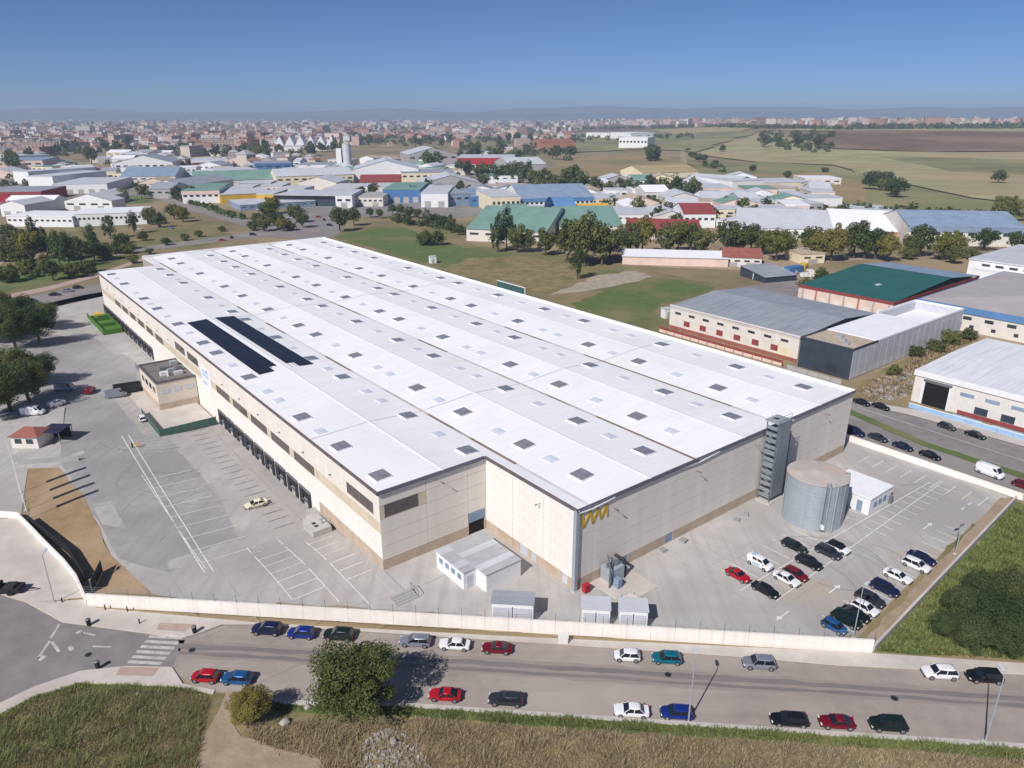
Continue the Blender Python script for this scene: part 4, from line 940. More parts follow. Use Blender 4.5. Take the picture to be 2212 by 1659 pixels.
    for s in (.17,.81):
        for sg in (-1,1):
            q = MB(); q.tube((0,sg*.11,0),(0,-sg*.11,0),r,n=18); wo = q.obj("wheel", M["tyre"], e, (x(s), sg*(w-.09), r))
            q = MB(); q.tube((0,sg*.118,0),(0,sg*.1,0),r*.62,n=12); q.obj("rim", M["rim"], wo)
    for sg in (-1,1):
        q = MB(); q.box(-.04,.1,-.17,.17,-.07,.07); q.obj("headlight", M["lampglass"], e, (L_/2-.1, sg*(w-.3), .68 if kind != "van" else .8))
        q = MB(); q.box(-.03,.05,-.13,.13,-.1,.1); q.obj("tail_light", M["taillamp"], e, (-L_/2+.0, sg*(w-.24), .8))
        q = MB(); q.box(-.08,.08,0,.16,-.06,.06) if sg > 0 else q.box(-.08,.08,-.16,0,-.06,.06); q.obj("mirror", M["plastic"], e, (x(cf)-.35, sg*(w-.02), zb+.02))
    MB().box(L_/2-.12,L_/2+.03,-w*.8,w*.8,.28,.46).obj("bumper", M["plastic"], e); MB().box(-L_/2-.03,-L_/2+.08,-w*.8,w*.8,.28,.46).obj("bumper", M["plastic"], e)
    return e
def place_car(kind, col, pos, head, label, group=None, z=0.0, roof=None):
    if kind not in CARS: CARS[kind] = [make_car(kind), False]
    src, used = CARS[kind]
    c = copy_tree(src) if used else src
    CARS[kind][1] = True
    c.location = (pos[0], pos[1], z); c.rotation_euler = (0,0,head); c["label"] = label; c.scale = (.85,.85,.85)
    c["category"] = "van" if "van" in kind else "car"
    if group: c["group"] = group
    for ch in c.children:
        if ch.name.split('.')[0] in ("body","cabin","roof","pillar"):
            ch.material_slots[0].link = 'OBJECT'; ch.material_slots[0].material = PAINT[roof if (roof and ch.name.startswith(("roof","pillar"))) else col]
    return c
G1 = "cars parked along the far kerb of the front road"; G2 = "cars parked along the near kerb of the front road"
H1 = R(175.1)
for k, col, x, y, lab in [
 ("suv","navy",577,1356,"navy SUV, leftmost of the cars along the far kerb"),("hatch","blue",651,1364,"blue hatchback parked right behind the navy SUV"),
 ("suv","green",732,1368,"dark green SUV half hidden behind the big round tree"),("wagon","silver",897,1381,"silver estate car just right of the big round tree"),
 ("sedan","white",982,1388,"white saloon between the silver estate car and the dark red car"),("coupe","darkred",1073,1396,"dark red coupe on the far kerb"),
 ("city","white",1355,1413,"small white car beside the teal car on the far kerb"),("hatch","teal",1441,1418,"teal hatchback on the far kerb"),
 ("suv","silver",1640,1429,"silver SUV alone on the far kerb near the wall end"),("suv","white",2031,1450,"white SUV on the far kerb right of the wall end"),
 ("suv","black",2127,1458,"black SUV, rightmost of the cars along the far kerb")]: place_car(k, col, at(x,y,.7), H1, lab, G1)
for k, col, x, y, lab in [
 ("city","red",443,1458,"small red car, leftmost of the cars along the near kerb"),("hatch","midblue",512,1462,"mid blue hatchback behind the yellowish shrub"),
 ("coupe","red",961,1497,"bright red coupe just right of the big round tree's shadow"),("wagon","grey",1093,1507,"dark grey estate car on the near kerb"),
 ("sedan","white",1364,1531,"white saloon on the near kerb left of the street lamp"),("hatch","blue",1462,1536,"bright blue hatchback beside the middle street lamp"),
 ("wagon","black",1705,1551,"black estate car on the near kerb"),("coupe","darkred",1808,1556,"crimson coupe between two dark cars on the near kerb"),
 ("suv","green",1919,1561,"dark green SUV, rightmost of the cars along the near kerb")]: place_car(k, col, at(x,y,.7), H1, lab, G2)
HL = TH-math.pi/2; G3 = "cars in the middle of the car park"; G4 = "cars in the right parking row"
for k, col, x, y, lab, rf in [
 ("coupe","red",1595,1239,"red coupe at the left of the car park cluster",None),("sedan","black",1654,1271,"black saloon below the white van in the car park",None),
 ("smallvan","white",1642,1214,"white van with pale blue stickers in the car park",None),("sedan","white",1700,1247,"white saloon beside the dark red car in the car park",None),
 ("hatch","darkred",1719,1237,"dark red hatchback behind the white saloon in the car park",None),("suv","black",1748,1212,"black SUV in the middle of the car park cluster",None),
 ("wagon","green",1717,1177,"dark estate car at the back left of the car park cluster",None),("suv","grey",1790,1190,"dark grey SUV next to the black-roofed white car",None),
 ("hatch","white",1811,1180,"white hatchback with black roof at the back of the car park cluster","black")]: place_car(k, col, at(x,y,.7), HL, lab, G3, roof=rf)
for k, col, x, y, lab in [
 ("sedan","navy",1992,1202,"navy saloon at the far end of the right parking row"),("suv","white",1980,1218,"white SUV beside the navy saloon in the right parking row"),
 ("sedan","white",1940,1241,"white saloon in the right parking row with an empty bay beyond it"),("suv","navy",1912,1268,"dark blue SUV in the right parking row"),
 ("suv","grey",1880,1291,"dark grey SUV in the right parking row"),("hatch","white",1869,1310,"white hatchback squeezed between dark cars in the right parking row"),
 ("coupe","black",1849,1323,"black coupe third from the near end of the right parking row"),("suv","green",1829,1335,"dark green SUV second from the near end of the right parking row"),
 ("city","midblue",1803,1350,"small mid blue car at the near end of the right parking row")]: place_car(k, col, at(x,y,.7), HL, lab, G4)
HS = R(-58); G5 = "cars on the side street at the right"
for k, col, x, y, lab in [
 ("sedan","black",1862,867,"black car nearest the warehouse on the far side of the side street"),("sedan","black",1903,876,"second black car on the far side of the side street"),
 ("hatch","grey",2046,919,"dark grey car in front of the white ribbed-roof unit"),("sedan","black",2108,937,"black car in front of the blue plinth wall"),
 ("suv","navy",1848,931,"dark car half hidden behind the warehouse corner"),("sedan","grey",1897,943,"grey saloon on the near side of the side street"),
 ("sedan","navy",1951,962,"navy saloon on the near side of the side street"),("sedan","black",2010,981,"black saloon behind the white delivery van"),
 ("van","white",2139,1019,"white delivery van on the side street"),("hatch","darkred",2212,1046,"dark red car at the right picture edge on the side street")]: place_car(k, col, at(x,y,.7), HS, lab, G5)
G6 = "vehicles in the loading yard"
for k, col, x, y, hd, lab in [
 ("sedan","cream",551,1075,R(215),"cream and white car standing on the dock apron"),("hatch","white",306,896,R(125),"white car beside the terrace fence"),
 ("van","silver",250,848,R(35),"silver blue van left of the office block"),("van","white",72,894,R(10),"white box van beside the red-roofed guard hut"),
 ("smallvan","white",123,874,R(60),"small white vehicle behind the box van"),("van","silver",142,839,R(5),"silver van in the shade of the left trees"),
 ("smallvan","darkred",194,841,R(100),"small reddish pickup in the loading yard")]:
    p = at(x,y,.2); place_car(k, col, p, hd, lab, G6, z=gz(*p))
p = at(275,838,0); t = thing("dark_trailer", "dark flatbed trailer beside the office block", "trailer", (p[0], p[1], gz(*p)), R(28))
MB().box(-3,3,-1.1,1.1,.8,1.05).obj("deck", M["plastic"], t); MB().box(-3,3,-1.15,-1.05,1.05,2.2).obj("side_board", M["plastic"], t); MB().box(-3,3,1.05,1.15,1.05,2.2).obj("side_board", M["plastic"], t)
for s in (-1.6,-.7,1.9):
    for sg in (-1,1):
        q = MB(); q.tube((s,sg*1.1,.45),(s,sg*.85,.45),.45,n=14); q.obj("wheel", M["tyre"], t)
G7 = "cars on the street behind the left trees"
for k, col, x, y, lab in [("sedan","grey",66,648,"car nearest the left edge on the back left street"),("sedan","black",118,635,"black car second from the left on the back left street"),
 ("sedan","silver",146,627,"silver car third from the left on the back left street"),("hatch","black",168,620,"black car nearest the warehouse on the back left street")]: place_car(k, col, at(x,y,.6), R(12), lab, G7)
G8 = "small cars at the far junction"; kk = 0
for x, y in sorted([(598,470),(612,476),(628,470),(575,462),(700,474),(688,468),(640,462),(660,458),(480,518),(500,512),(546,506),(560,452),(712,486),(300,494),(345,488),(368,492),(620,440),(600,436)]):
    place_car(["sedan","hatch","suv"][kk % 3], ["white","grey","silver","red","black","navy"][kk % 6], at(x,y,.6), R([20,110,-20][kk % 3]), f"{ORD[kk]} tiny car in a left to right count at the far junction", G8); kk += 1
for x, y in sorted([(1690,585),(1672,592),(1705,597),(1650,598),(1720,588),(1668,580),(1740,596)]):
    place_car(["van","sedan","smallvan"][kk % 3], ["white","white","midblue","silver"][kk % 4], at(x,y,.6), R([20,110,70][kk % 3]), f"{ORD[kk-18]} small vehicle from the left in the cluttered yard behind the green-roofed unit", "vehicles in the cluttered yard"); kk += 1
x, y = at(14,1279); t = thing("trailer", "black low trailer with drawbar at the left picture edge", "trailer", (x, y, 0), R(4))
MB().box(-3.2,2.2,-.9,.9,.5,.95).obj("bed", M["plastic"], t); MB().box(-2.4,-.6,-.8,.8,.95,1.5).obj("load", M["tyre"], t); MB().box(.2,1.5,-.7,.6,.95,1.3).obj("load", M["dockdoor"], t)
q = MB(); q.bar((2.2,-.5,.55),(4.0,0,.5),.1,.1); q.bar((2.2,.5,.55),(4.0,0,.5),.1,.1); q.obj("drawbar", M["plastic"], t)
for s in (-1.2,1.0):
    for sg in (-1,1):
        q = MB(); q.tube((s,sg*1.0,.38),(s,sg*.75,.38),.38,n=14); q.obj("wheel", M["tyre"], t)
for o in [o for o in scene.objects if o.get("label") == "white van with pale blue stickers in the car park"]:
    for sg in (-1,1): MB().box(-.9,.5,sg*.945-.005,sg*.945+.005,.55,1.0).obj("sticker", M["lightblue"], o)
    MB().box(-1.6,-.9,-.45,.45,1.862,1.872).obj("sticker", M["lightblue"], o)
# street furniture by the road
for k, (x, y, lab) in enumerate([(193,1352,"dark litter bin on the corner pavement"),(421,1368,"dark litter bin by the upper crosswalk end"),(212,1444,"dark litter bin on the lower pavement bend")]):
    p = at(x,y); t = thing("litter_bin", lab, "bin", (p[0], p[1], .11), .3*k, "litter bins at the crossing")
    q = MB(); q.tube((0,0,.05),(0,0,.95),.26,.3,n=14); q.obj("body", M["plastic"], t); q = MB(); q.tube((0,0,.95),(0,0,1.05),.33,.2,n=14); q.obj("lid", M["steeldark"], t)
for k, (x, y) in enumerate([(302,1348),(135,1302),(228,1318),(276,1322)]):
    p = at(x,y); t = thing("bollard", f"{['third','leftmost','second','fourth'][k] if False else ['bollard nearest the crosswalk on the upper pavement','leftmost bollard by the entrance apron','bollard close below the left end of the boundary wall','bollard midway along the upper pavement'][k]}", "bollard", (p[0], p[1], .11), 0, "bollards on the upper pavement")
    q = MB(); q.tube((0,0,0),(0,0,.75),.09,.08,n=10); q.obj("shaft", M["plastic"], t); q = MB(); q.tube((0,0,.75),(0,0,.85),.1,.03,n=10); q.obj("cap", M["steel"], t)
for k, (x, y, lab) in enumerate([(191,1414,"round manhole cover near the left junction"),(415,1404,"manhole cover just past the crosswalk"),(1443,1457,"manhole cover on the dark lane by the middle street lamp"),(1932,1508,"square drain cover in the right half of the road")]):
    p = at(x,y); t = thing("manhole_cover", lab, "manhole", (p[0], p[1], -.02)); q = MB(); q.tube((0,0,0),(0,0,.03),.36,n=18); q.obj("plate", M["plastic"], t); q = MB(); q.tube((0,0,.0),(0,0,.025),.46,n=18); q.obj("rim", M["steeldark"], t)
p = at(1206,1392); t = thing("grit_box", "pale box standing on the far kerb between parked cars", "box", (p[0], p[1], .1), R(-5)); MB().box(0,1.2,0,.7,0,.9).obj("body", M["offwhite"], t); MB().box(-.05,1.25,-.05,.75,.9,1.0).obj("lid", M["white"], t)
# ------------------------------------------------------------ trees
import numpy as np
def crown_mesh(name, rx, rz_, n, leaf, m, shape="round", clumps=40, seed=0):
    """n leaf-sized quads gathered in clumps through an uneven crown; z from 0 to 2*rz_"""
    g_ = np.random.default_rng(seed)
    d = g_.normal(size=(clumps,3)); d /= np.linalg.norm(d, axis=1)[:,None]
    rad = g_.uniform(.35, 1.0, clumps)**.6
    if shape == "tall": cc = d*rad[:,None]*np.array([.72,.72,.9]); cc[:,:2] *= (1-.45*np.clip(cc[:,2:3],-.2,1))
    elif shape == "bush": cc = d*rad[:,None]*np.array([.8,.8,.75])
    else: cc = d*rad[:,None]*np.array([.76,.76,.74])
    cc += g_.normal(size=cc.shape)*.1
    cr = g_.uniform(.16,.36,clumps)*(0.9 if shape == "tall" else 1)
    k = g_.integers(0, clumps, n); e = g_.normal(size=(n,3)); e /= np.linalg.norm(e, axis=1)[:,None]
    p = cc[k]+e*(cr[k]*g_.uniform(.45,1.0,n)**.5)[:,None]
    p[:,2] = np.maximum(p[:,2], -.98+.08*g_.random(n)); p = p*np.array([rx,rx,rz_]); p[:,2] += rz_
    gd = p-np.array([0,0,rz_*.8]); gd /= np.linalg.norm(gd, axis=1)[:,None]+1e-6; nrm = e*.75+gd*.35+g_.normal(size=(n,3))*.5+np.array([0,0,.2]); nrm /= np.linalg.norm(nrm, axis=1)[:,None]
    t = np.cross(nrm, g_.normal(size=(n,3))); t /= np.linalg.norm(t, axis=1)[:,None]; b = np.cross(nrm, t)
    s = (leaf*g_.uniform(.6,1.25,n))[:,None]
    v = np.stack([p-t*s*.5, p+b*s*.36, p+t*s*.5, p-b*s*.36], 1).reshape(-1,3)
    me = bpy.data.meshes.new(name); me.from_pydata(v.tolist(), [], np.arange(4*n).reshape(-1,4).tolist()); me.materials.append(m); me.update(); return me
def trunk_mesh(h, r, top, spread, seed=0):
    rn = random.Random(seed); q = MB(); p = Vector((0,0,0)); k = 4
    for i in range(k):
        q2 = Vector((rn.uniform(-.06,.06)*h, rn.uniform(-.06,.06)*h, h*(i+1)/k)) if i < k-1 else Vector((0,0,h))
        q.tube(p, q2, r*(1-.5*i/k), r*(1-.5*(i+1)/k), n=8); p = q2
    for i in range(6):
        an = i*1.05+rn.random(); z0 = h*rn.uniform(.45,.95); q.tube((0,0,z0), (spread*math.cos(an)*.6, spread*math.sin(an)*.6, z0+(top-z0)*rn.uniform(.3,.65)), r*.4, r*.1, n=5, caps=False)
    return q.mesh("trunk", M["bark"])
TREEV = {}
def tree_variant(kind, det, seed):
    key = (kind, det, seed)
    if key in TREEV: return TREEV[key]
    sh = {"round":"round","tall":"tall","bush":"bush","yellow":"round","dark":"round","big":"bush","thicket":"bush"}[kind]
    lm = {"round":"a","tall":"b","bush":"a","yellow":"c","dark":"b","big":"a","thicket":"b"}[kind]
    n, leaf, cl = {0:(800,.135,30),1:(2800,.085,48),2:(24000,.033,80)}[det]
    # unit tree: crown radius 1, total height 2 for round, scaled per tree
    rz_ = {"round":.86,"tall":1.5,"bush":.8,"yellow":.86,"dark":.9,"big":.92,"thicket":.85}[kind]; z0 = {"round":.32,"tall":.3,"bush":.0,"yellow":.3,"dark":.28,"big":.06,"thicket":-.05}[kind]
    cm = crown_mesh("crown", 1.0, rz_, n, leaf*1.6, LEAF[lm], sh, cl, seed*13+det+len(kind)); tm = trunk_mesh(z0+rz_*.9, .07, z0+2*rz_, 1.0, seed)
    TREEV[key] = (cm, tm, z0); return TREEV[key]
def tree(kind, pos, r, label, group, det=1, seed=0, name=None, sz=1.0, z=0.0):
    cm, tm, z0 = tree_variant(kind, det, seed)
    t = thing(name or ("bush" if kind in ("bush","thicket") else "tree"), label, "bush" if kind in ("bush","thicket") else "tree", (pos[0], pos[1], z+hill(pos[0], pos[1])), random.uniform(0,6.28), group)
    t.scale = (r, r, r*sz); link("trunk", tm, t); link("crown", cm, t, (0,0,z0)); return t
# foreground
pt = at(762,1548)
tree("big", (pt[0], pt[1]+.6), 5.1, "big round olive green tree standing over the near kerb", None, 2, 1, sz=.98)
tree("yellow", at(545,1562), 2.6, "yellowish green shrub-like tree beside the dirt path", None, 2, 2, sz=.92)
for k, (x, y, r, kd) in enumerate([(2040,1372,2.0,"thicket"),(2100,1398,2.5,"thicket"),(2170,1410,2.6,"thicket"),(2072,1335,2.6,"thicket"),(2145,1360,3.2,"thicket"),(2205,1375,2.9,"thicket"),(2115,1300,2.7,"thicket"),(2185,1310,3.2,"thicket"),(2240,1340,3.2,"thicket")]):
    tree(kd, at(x,y), r, f"{ORD[k]} dense bush of the thicket on the right grassy lot, counted from the road", "thicket bushes on the right lot", 2, 3+k % 3, sz=1.15)
LT = [(-20,742,6.2,"dark"),(34,752,6.5,"round"),(84,742,5.8,"dark"),(100,708,4.6,"round"),(52,708,5.5,"dark"),(4,700,5.5,"round"),(-16,905,6.0,"round"),(24,888,6.4,"dark"),(66,868,5.4,"round"),(30,838,5.6,"round"),(92,828,4.2,"dark")]
for k, (x, y, r, kd) in enumerate(LT):
    tree(kd, at(x,y), r, ["dark tree at the far left edge of the upper left clump","front tree of the upper left clump beside the yard","dark tree of the upper left clump overhanging the yard","smaller tree at the far right of the upper left clump","dark tree in the middle of the upper left clump","tree at the back left of the upper left clump","tree at the left edge of the lower left clump","dark tree shading the white box van","tree of the lower left clump over the silver van","back tree of the lower left clump","small dark tree at the right of the lower left clump"][k], "trees along the left side of the yard", 2, 6+k % 3, sz=.95)
# groups: (group phrase, noun phrase, list of (px, py, radius, kind))
GR = 1.22
def grove(group, phrase, lst, det=1, sz=1.0):
    order = sorted(range(len(lst)), key=lambda i: lst[i][0]); rank = {i:k for k,i in enumerate(order)}
    for i, (x, y, r, kd) in enumerate(lst):
        nm = {"tall":"tall tree","bush":"bush"}.get(kd, "tree")
        if len(lst) > 48: lab = f"{phrase.replace('NOUN', nm)}"
        else: lab = f"{ORD[rank[i]]} {phrase.replace('NOUN', nm)}, counted from the left"
        tree(kd, at(x,y), r*GR, lab, group, det, random.randint(0,3), sz=sz*random.uniform(.88,1.15))
rn = random.Random(11)
grove("scrub trees on the left park slope", "NOUN on the scrubby slope beside the left street", [(rn.uniform(-20,330), rn.uniform(512,606), rn.uniform(1.6,3.4), rn.choice(["bush","bush","dark","round"])) for _ in range(38)])
grove("park trees left of the warehouse", "NOUN in the park left of the warehouse", [(72,562,5,"yellow"),(105,558,3.4,"tall"),(130,575,3.4,"tall"),(152,580,3.6,"tall"),(176,570,3.4,"tall"),(206,566,3.6,"tall"),(238,516,3.4,"tall"),(290,505,3.0,"tall"),(266,540,3.6,"dark"),(50,545,4.5,"round"),(28,530,4.5,"dark"),(75,528,3.2,"tall"),(115,606,3.2,"dark"),(180,590,3.0,"bush"),(60,590,3.5,"bush"),(20,610,4,"bush"),(325,486,4.2,"round"),(345,492,3.6,"dark"),(378,474,4.6,"round"),(395,480,4.2,"yellow"),(150,560,4,"round"),(225,560,3.2,"bush"),(250,548,3.0,"bush"),(8,565,4,"bush"),(100,590,3,"bush"),(310,520,2.5,"bush"),(360,530,2.2,"bush"),(400,520,2.2,"bush"),(430,512,2,"bush")])
grove("trees round the junction beyond the warehouse", "NOUN round the junction beyond the warehouse", [(582,478,5.5,"round"),(600,495,4,"dark"),(640,482,5,"round"),(655,492,3.6,"dark"),(572,500,4,"round"),(612,500,3.6,"yellow"),(560,490,3.8,"dark"),(735,500,5.5,"round"),(765,488,4,"dark"),(548,498,3,"bush"),(628,498,3,"bush"),(590,462,5,"yellow"),(480,500,2,"bush")])
grove("trees and bushes beside the vacant lot", "NOUN beside the vacant grassy lot", [(848,464,3,"dark"),(866,466,3,"round"),(884,470,3,"dark"),(902,472,3,"round"),(922,490,3,"tall"),(940,488,3,"dark"),(957,493,3,"dark"),(975,503,3,"tall"),(990,508,2.6,"dark"),(860,480,2.6,"bush"),(800,470,2.4,"dark"),(820,472,2.4,"round"),(918,530,4,"bush"),(945,530,3.6,"bush"),(880,488,2.6,"tall"),(1018,518,2.4,"bush")])
belt = [(1075,545,4,"tall"),(1095,540,4.5,"tall"),(1118,546,4.5,"round"),(1140,545,4,"round"),(1178,552,4.5,"round"),(1228,568,6,"round"),(1262,575,7,"round"),(1300,572,6.5,"round"),(1245,545,5.5,"yellow"),(1285,545,5,"dark"),(1318,560,5,"dark"),(1247,603,2.6,"tall")]
belt += [(1335+26*k, 548+rn.uniform(-4,4), rn.uniform(4,5.6), rn.choice(["round","dark","round","yellow"])) for k in range(13) if k not in (3,8)]
belt += [(1675+24*k, 560+rn.uniform(-8,6), rn.uniform(4,5.8), rn.choice(["round","dark","round","yellow"])) for k in range(17) if k not in (2,6,11,14)]
grove("tree belt behind the vacant lot", "NOUN of the belt behind the vacant lot", belt, sz=1.22)
grove("trees at the upper right", "NOUN among the units at the upper right", [(2124,541,5.2,"dark"),(2192,545,4,"dark"),(2060,570,3.6,"round"),(2100,560,3,"bush"),(2160,470,6,"round"),(2190,468,5,"yellow"),(1960,560,3.4,"bush"),(1740,640,3,"dark"),(1770,622,3,"round"),(2050,745,2.4,"bush"),(2020,760,2.2,"bush"),(1980,772,2,"bush"),(1930,812,1.6,"bush"),(2090,735,2.2,"bush")])
grove("trees in the right hand fields", "NOUN in the right hand fields", [(1876,412,6,"dark"),(1890,405,6,"dark"),(1902,414,5,"round"),(1912,408,6,"dark"),(1925,424,6,"dark"),(1936,430,7,"dark"),(2156,398,6,"dark"),(1700,388,4,"dark"),(1782,374,4,"bush"),(1520,352,5,"dark"),(1508,350,5,"round"),(1545,360,4,"dark"),(1625,372,4,"dark"),(1560,330,5,"dark")])
t_ = []
for (x0,y0,x1,y1,n,r0,r1) in [(990,378,1250,418,20,5,7.5),(1240,414,1500,428,12,4.5,6.5),(1090,392,1140,372,5,5,7)]:
    for k in range(n): f = k/max(1,n-1); t_.append((x0+(x1-x0)*f+rn.uniform(-6,6), y0+(y1-y0)*f+rn.uniform(-5,5), rn.uniform(r0,r1), rn.choice(["dark","dark","round"])))
t_.append((1237,412,9,"dark"))
grove("tree row across the middle of the estate", "NOUN of the row across the middle of the estate", t_[:48], 0)
EXTRA = []
for (x0,x1,y0,y1,n,ph) in [(370,580,316,346,40,"among the roofs behind the avenue"),(60,340,304,336,40,"at the town edge on the far left"),(560,760,316,338,28,"around the saw-tooth hall"),(880,1000,340,368,10,"left of the red walled superstore"),(980,1240,316,350,38,"behind the red walled superstore"),(740,980,286,320,36,"in the town behind the silo tower"),(1400,1480,330,352,8,"by the white glasshouse block"),(1640,1800,292,328,26,"of the hillside orchard in the fields"),(250,480,424,436,8,"along the lower end of the avenue"),(1300,1780,420,500,40,"between the units below the tan field"),(640,1100,385,440,30,"between the units around the blue store"),(1050,1220,282,312,16,"around the terracotta building"),(20,200,340,372,10,"around the white flat hall at the left")]:
    lst = sorted([(rn.uniform(x0,x1), rn.uniform(y0,y1), rn.uniform(5.5,9) if y0 < 350 else rn.uniform(3,4.8), rn.choice(["dark","dark","round"])) for _ in range(n)], key=lambda q_: -q_[2]*FPX/max(200, at(q_[0],q_[1])[1]))
    grove("trees "+ph, "distant NOUN "+ph, lst[:max(6, n//4)], 0); EXTRA += lst[max(6, n//4):]
# ------------------------------------------------------------ neighbouring units on the right, in the site grid
def unit(name, label, a0, a1, b0, b1):
    return site(name, label, "building", a0, b0), a1-a0, b1-b0
def ribbed(t, la, lb, z0, z1, m, along="a", n=20, ridge=None, over=.25):
    """pitched sheet roof as separate sheets; ridge = fraction across 'a' where the ridge lies"""
    if ridge is None: ridge = 1.0
    xr = la*ridge
    for k in range(n):
        y0 = -over+(lb+2*over)*k/n+.015; y1 = -over+(lb+2*over)*(k+1)/n-.015
        zr = z1
        def zz(x): return z0+(zr-z0)*(x/xr) if x <= xr else zr-(zr-z0)*((x-xr)/(la-xr))
        q = MB(); xs_ = [-over, xr] + ([la+over] if ridge < 1 else [])
        for x0, x1 in zip(xs_, xs_[1:]):
            v = [(x0,y0,zz(max(0,x0))),(x1,y0,zz(min(la,x1))),(x1,y1,zz(min(la,x1))),(x0,y1,zz(max(0,x0)))]; v += [(x,y,z-.12) for x,y,z in v]
            q.add(v, [(0,1,2,3),(7,6,5,4),(0,4,5,1),(1,5,6,2),(2,6,7,3),(3,7,4,0)])
        q.obj("roof_sheet", m, t)
# N1 grey ribbed roof
t, la, lb = unit("industrial_unit", "white unit with ribbed grey roof and small dark windows right of the warehouse", 114.6, 155.0, 36.4, 80.2)
MB().box(0,la,0,lb,0,6.6).obj("wall", M["offwhite"], t); MB().box(-.15,.15,-.1,lb+.1,6.4,7.25).obj("parapet", M["offwhite"], t)
ribbed(t, la, lb, 6.9, 8.4, M["greyroof"], n=24, ridge=.55)
for k in range(8): MB().box(-.06,0,3.2+5.2*k,5.4+5.2*k,4.7,5.4).obj("window", M["glass"], t)
for k in range(6): MB().box(-.06,0,6.0+6.0*k,8.2+6.0*k,1.6,3.2).obj("window", M["maroon"], t)
MB().box(-.06,0,2.0,6.0,.1,3.4).obj("roller_door", M["cream"], t)
MB().box(-.3,-.05,0,lb,0,.9).obj("plinth", M["redroof"], t)
t = site("front_fence_wall", "low pink wall with dark red railings in front of the grey-roofed unit", "wall", 108.5, 37)
for k in range(14):
    MB().box(0,.2,3*k+.1,3*k+2.9,0,.8).obj("wall_bay", M["pink"], t); MB().box(.05,.15,3*k+.3,3*k+2.7,.85,1.6).obj("railing", M["maroon"], t); MB().box(-.05,.25,3*k-.1,3*k+.1,0,1.7).obj("pier", M["redroof"], t)
# N2 anthracite front, long white side
t, la, lb = unit("modern_unit", "white unit with anthracite front block and gravel roof on the side street", 112.0, 176.0, 20.6, 34.6)
MB().box(0,12.5,0,lb,0,7.6).obj("front_wall", M["anthracite"], t)
for k in range(5): MB().box(-.05,0,.1+2.8*k,2.8*k+2.7,.2,7.4).obj("cladding_panel", M["anthracite"], t)
p = MB(); p.box(-.1,.25,-.1,lb+.1,7.6,8.1); p.box(.25,12.5,-.1,.2,7.6,8.1); p.box(.25,12.5,lb-.2,lb+.1,7.6,8.1); p.obj("parapet", M["anthracite"], t)
MB().box(.25,12.5,.2,lb-.2,7.6,7.72).obj("gravel_roof", M["gravelroof"], t)
MB().box(12.5,40,0,lb,0,7.75).obj("wall", M["lightroof"], t); MB().box(40,64,0,.5,0,7.75).obj("wall", M["lightroof"], t); MB().box(63.5,64,.5,lb,0,7.75).obj("wall", M["lightroof"], t); MB().box(40,63.5,lb-.5,lb,0,7.75).obj("wall", M["lightroof"], t)
MB().box(40,63.5,.5,lb-.5,0,5.2).obj("low_roof", M["roofpar"], t)
for k in range(18): MB().box(.2+3.55*k,3.6+3.55*k,-.06,0,.1,7.7).obj("cladding_panel", M["lightroof"], t)
MB().box(12.5,40,.2,lb-.2,7.75,7.95).obj("white_roof", M["roofpar"], t); p = MB(); p.box(12.4,64.1,-.12,.22,7.75,8.25); p.box(40,64.1,lb-.3,lb+.1,7.75,8.25); p.box(63.7,64.1,.22,lb-.3,7.75,8.25); p.obj("white_parapet", M["roofpar"], t)
MB().box(-.09,-.05,3.4,10,.3,3.0).obj("glazing", M["glass"], t)
for k in range(3): MB().box(3+2.5*k,4.2+2.5*k,3+2.2*k,4.4+2.2*k,7.72,8.3).obj("roof_unit", M["steel"], t)
t = site("forecourt_wall", "grey forecourt wall and gate in front of the anthracite block", "wall", 107.5, 20)
for k in range(5): MB().box(0,.2,3*k+.05,3*k+2.95,0,1.2).obj("wall_bay", M["greyconc"], t)
# N3 green roof
t, la, lb = unit("green_roofed_unit", "pink walled unit with dark green roof and red cornice", 175.4, 241.0, 40.6, 73.6)
MB().box(0,la,0,lb,0,5.4).obj("wall", M["pink"], t); MB().box(-.2,.05,-.25,lb+.25,5.4,6.3).obj("cornice", M["maroon"], t); MB().box(.05,la,-.25,-.02,5.4,6.3).obj("cornice", M["maroon"], t)
q = MB(); ribbed(t, la, lb, 6.2, 8.6, M["greenroof"], n=12, ridge=.62, over=0)
q = MB(); q.add([(la*.64,.1,8.6),(la*.64,lb-.1,8.6),(la+.1,lb-.1,6.32),(la+.1,.1,6.32)], [(0,3,2,1)]); q.obj("far_slope", M["bluegrey"], t)
for k in range(7): MB().box(-.1,0,1.0+5.0*k,1.6+5.0*k,0,5.4).obj("pilaster", M["brick"] if k % 3 == 2 else M["greyconc"], t)
for k in range(6): MB().box(-.06,0,2.4+5.0*k,5.0+5.0*k,.2,3.2).obj("roller_door", M["offwhite"], t)
for k in range(10): MB().box(3+6*k,4.6+6*k,-.06,0,3.2,4.4).obj("window", M["glass"], t)
MB().box(16,20,13,14.5,6.9,7.3).obj("roof_hatch", M["lightroof"], t)
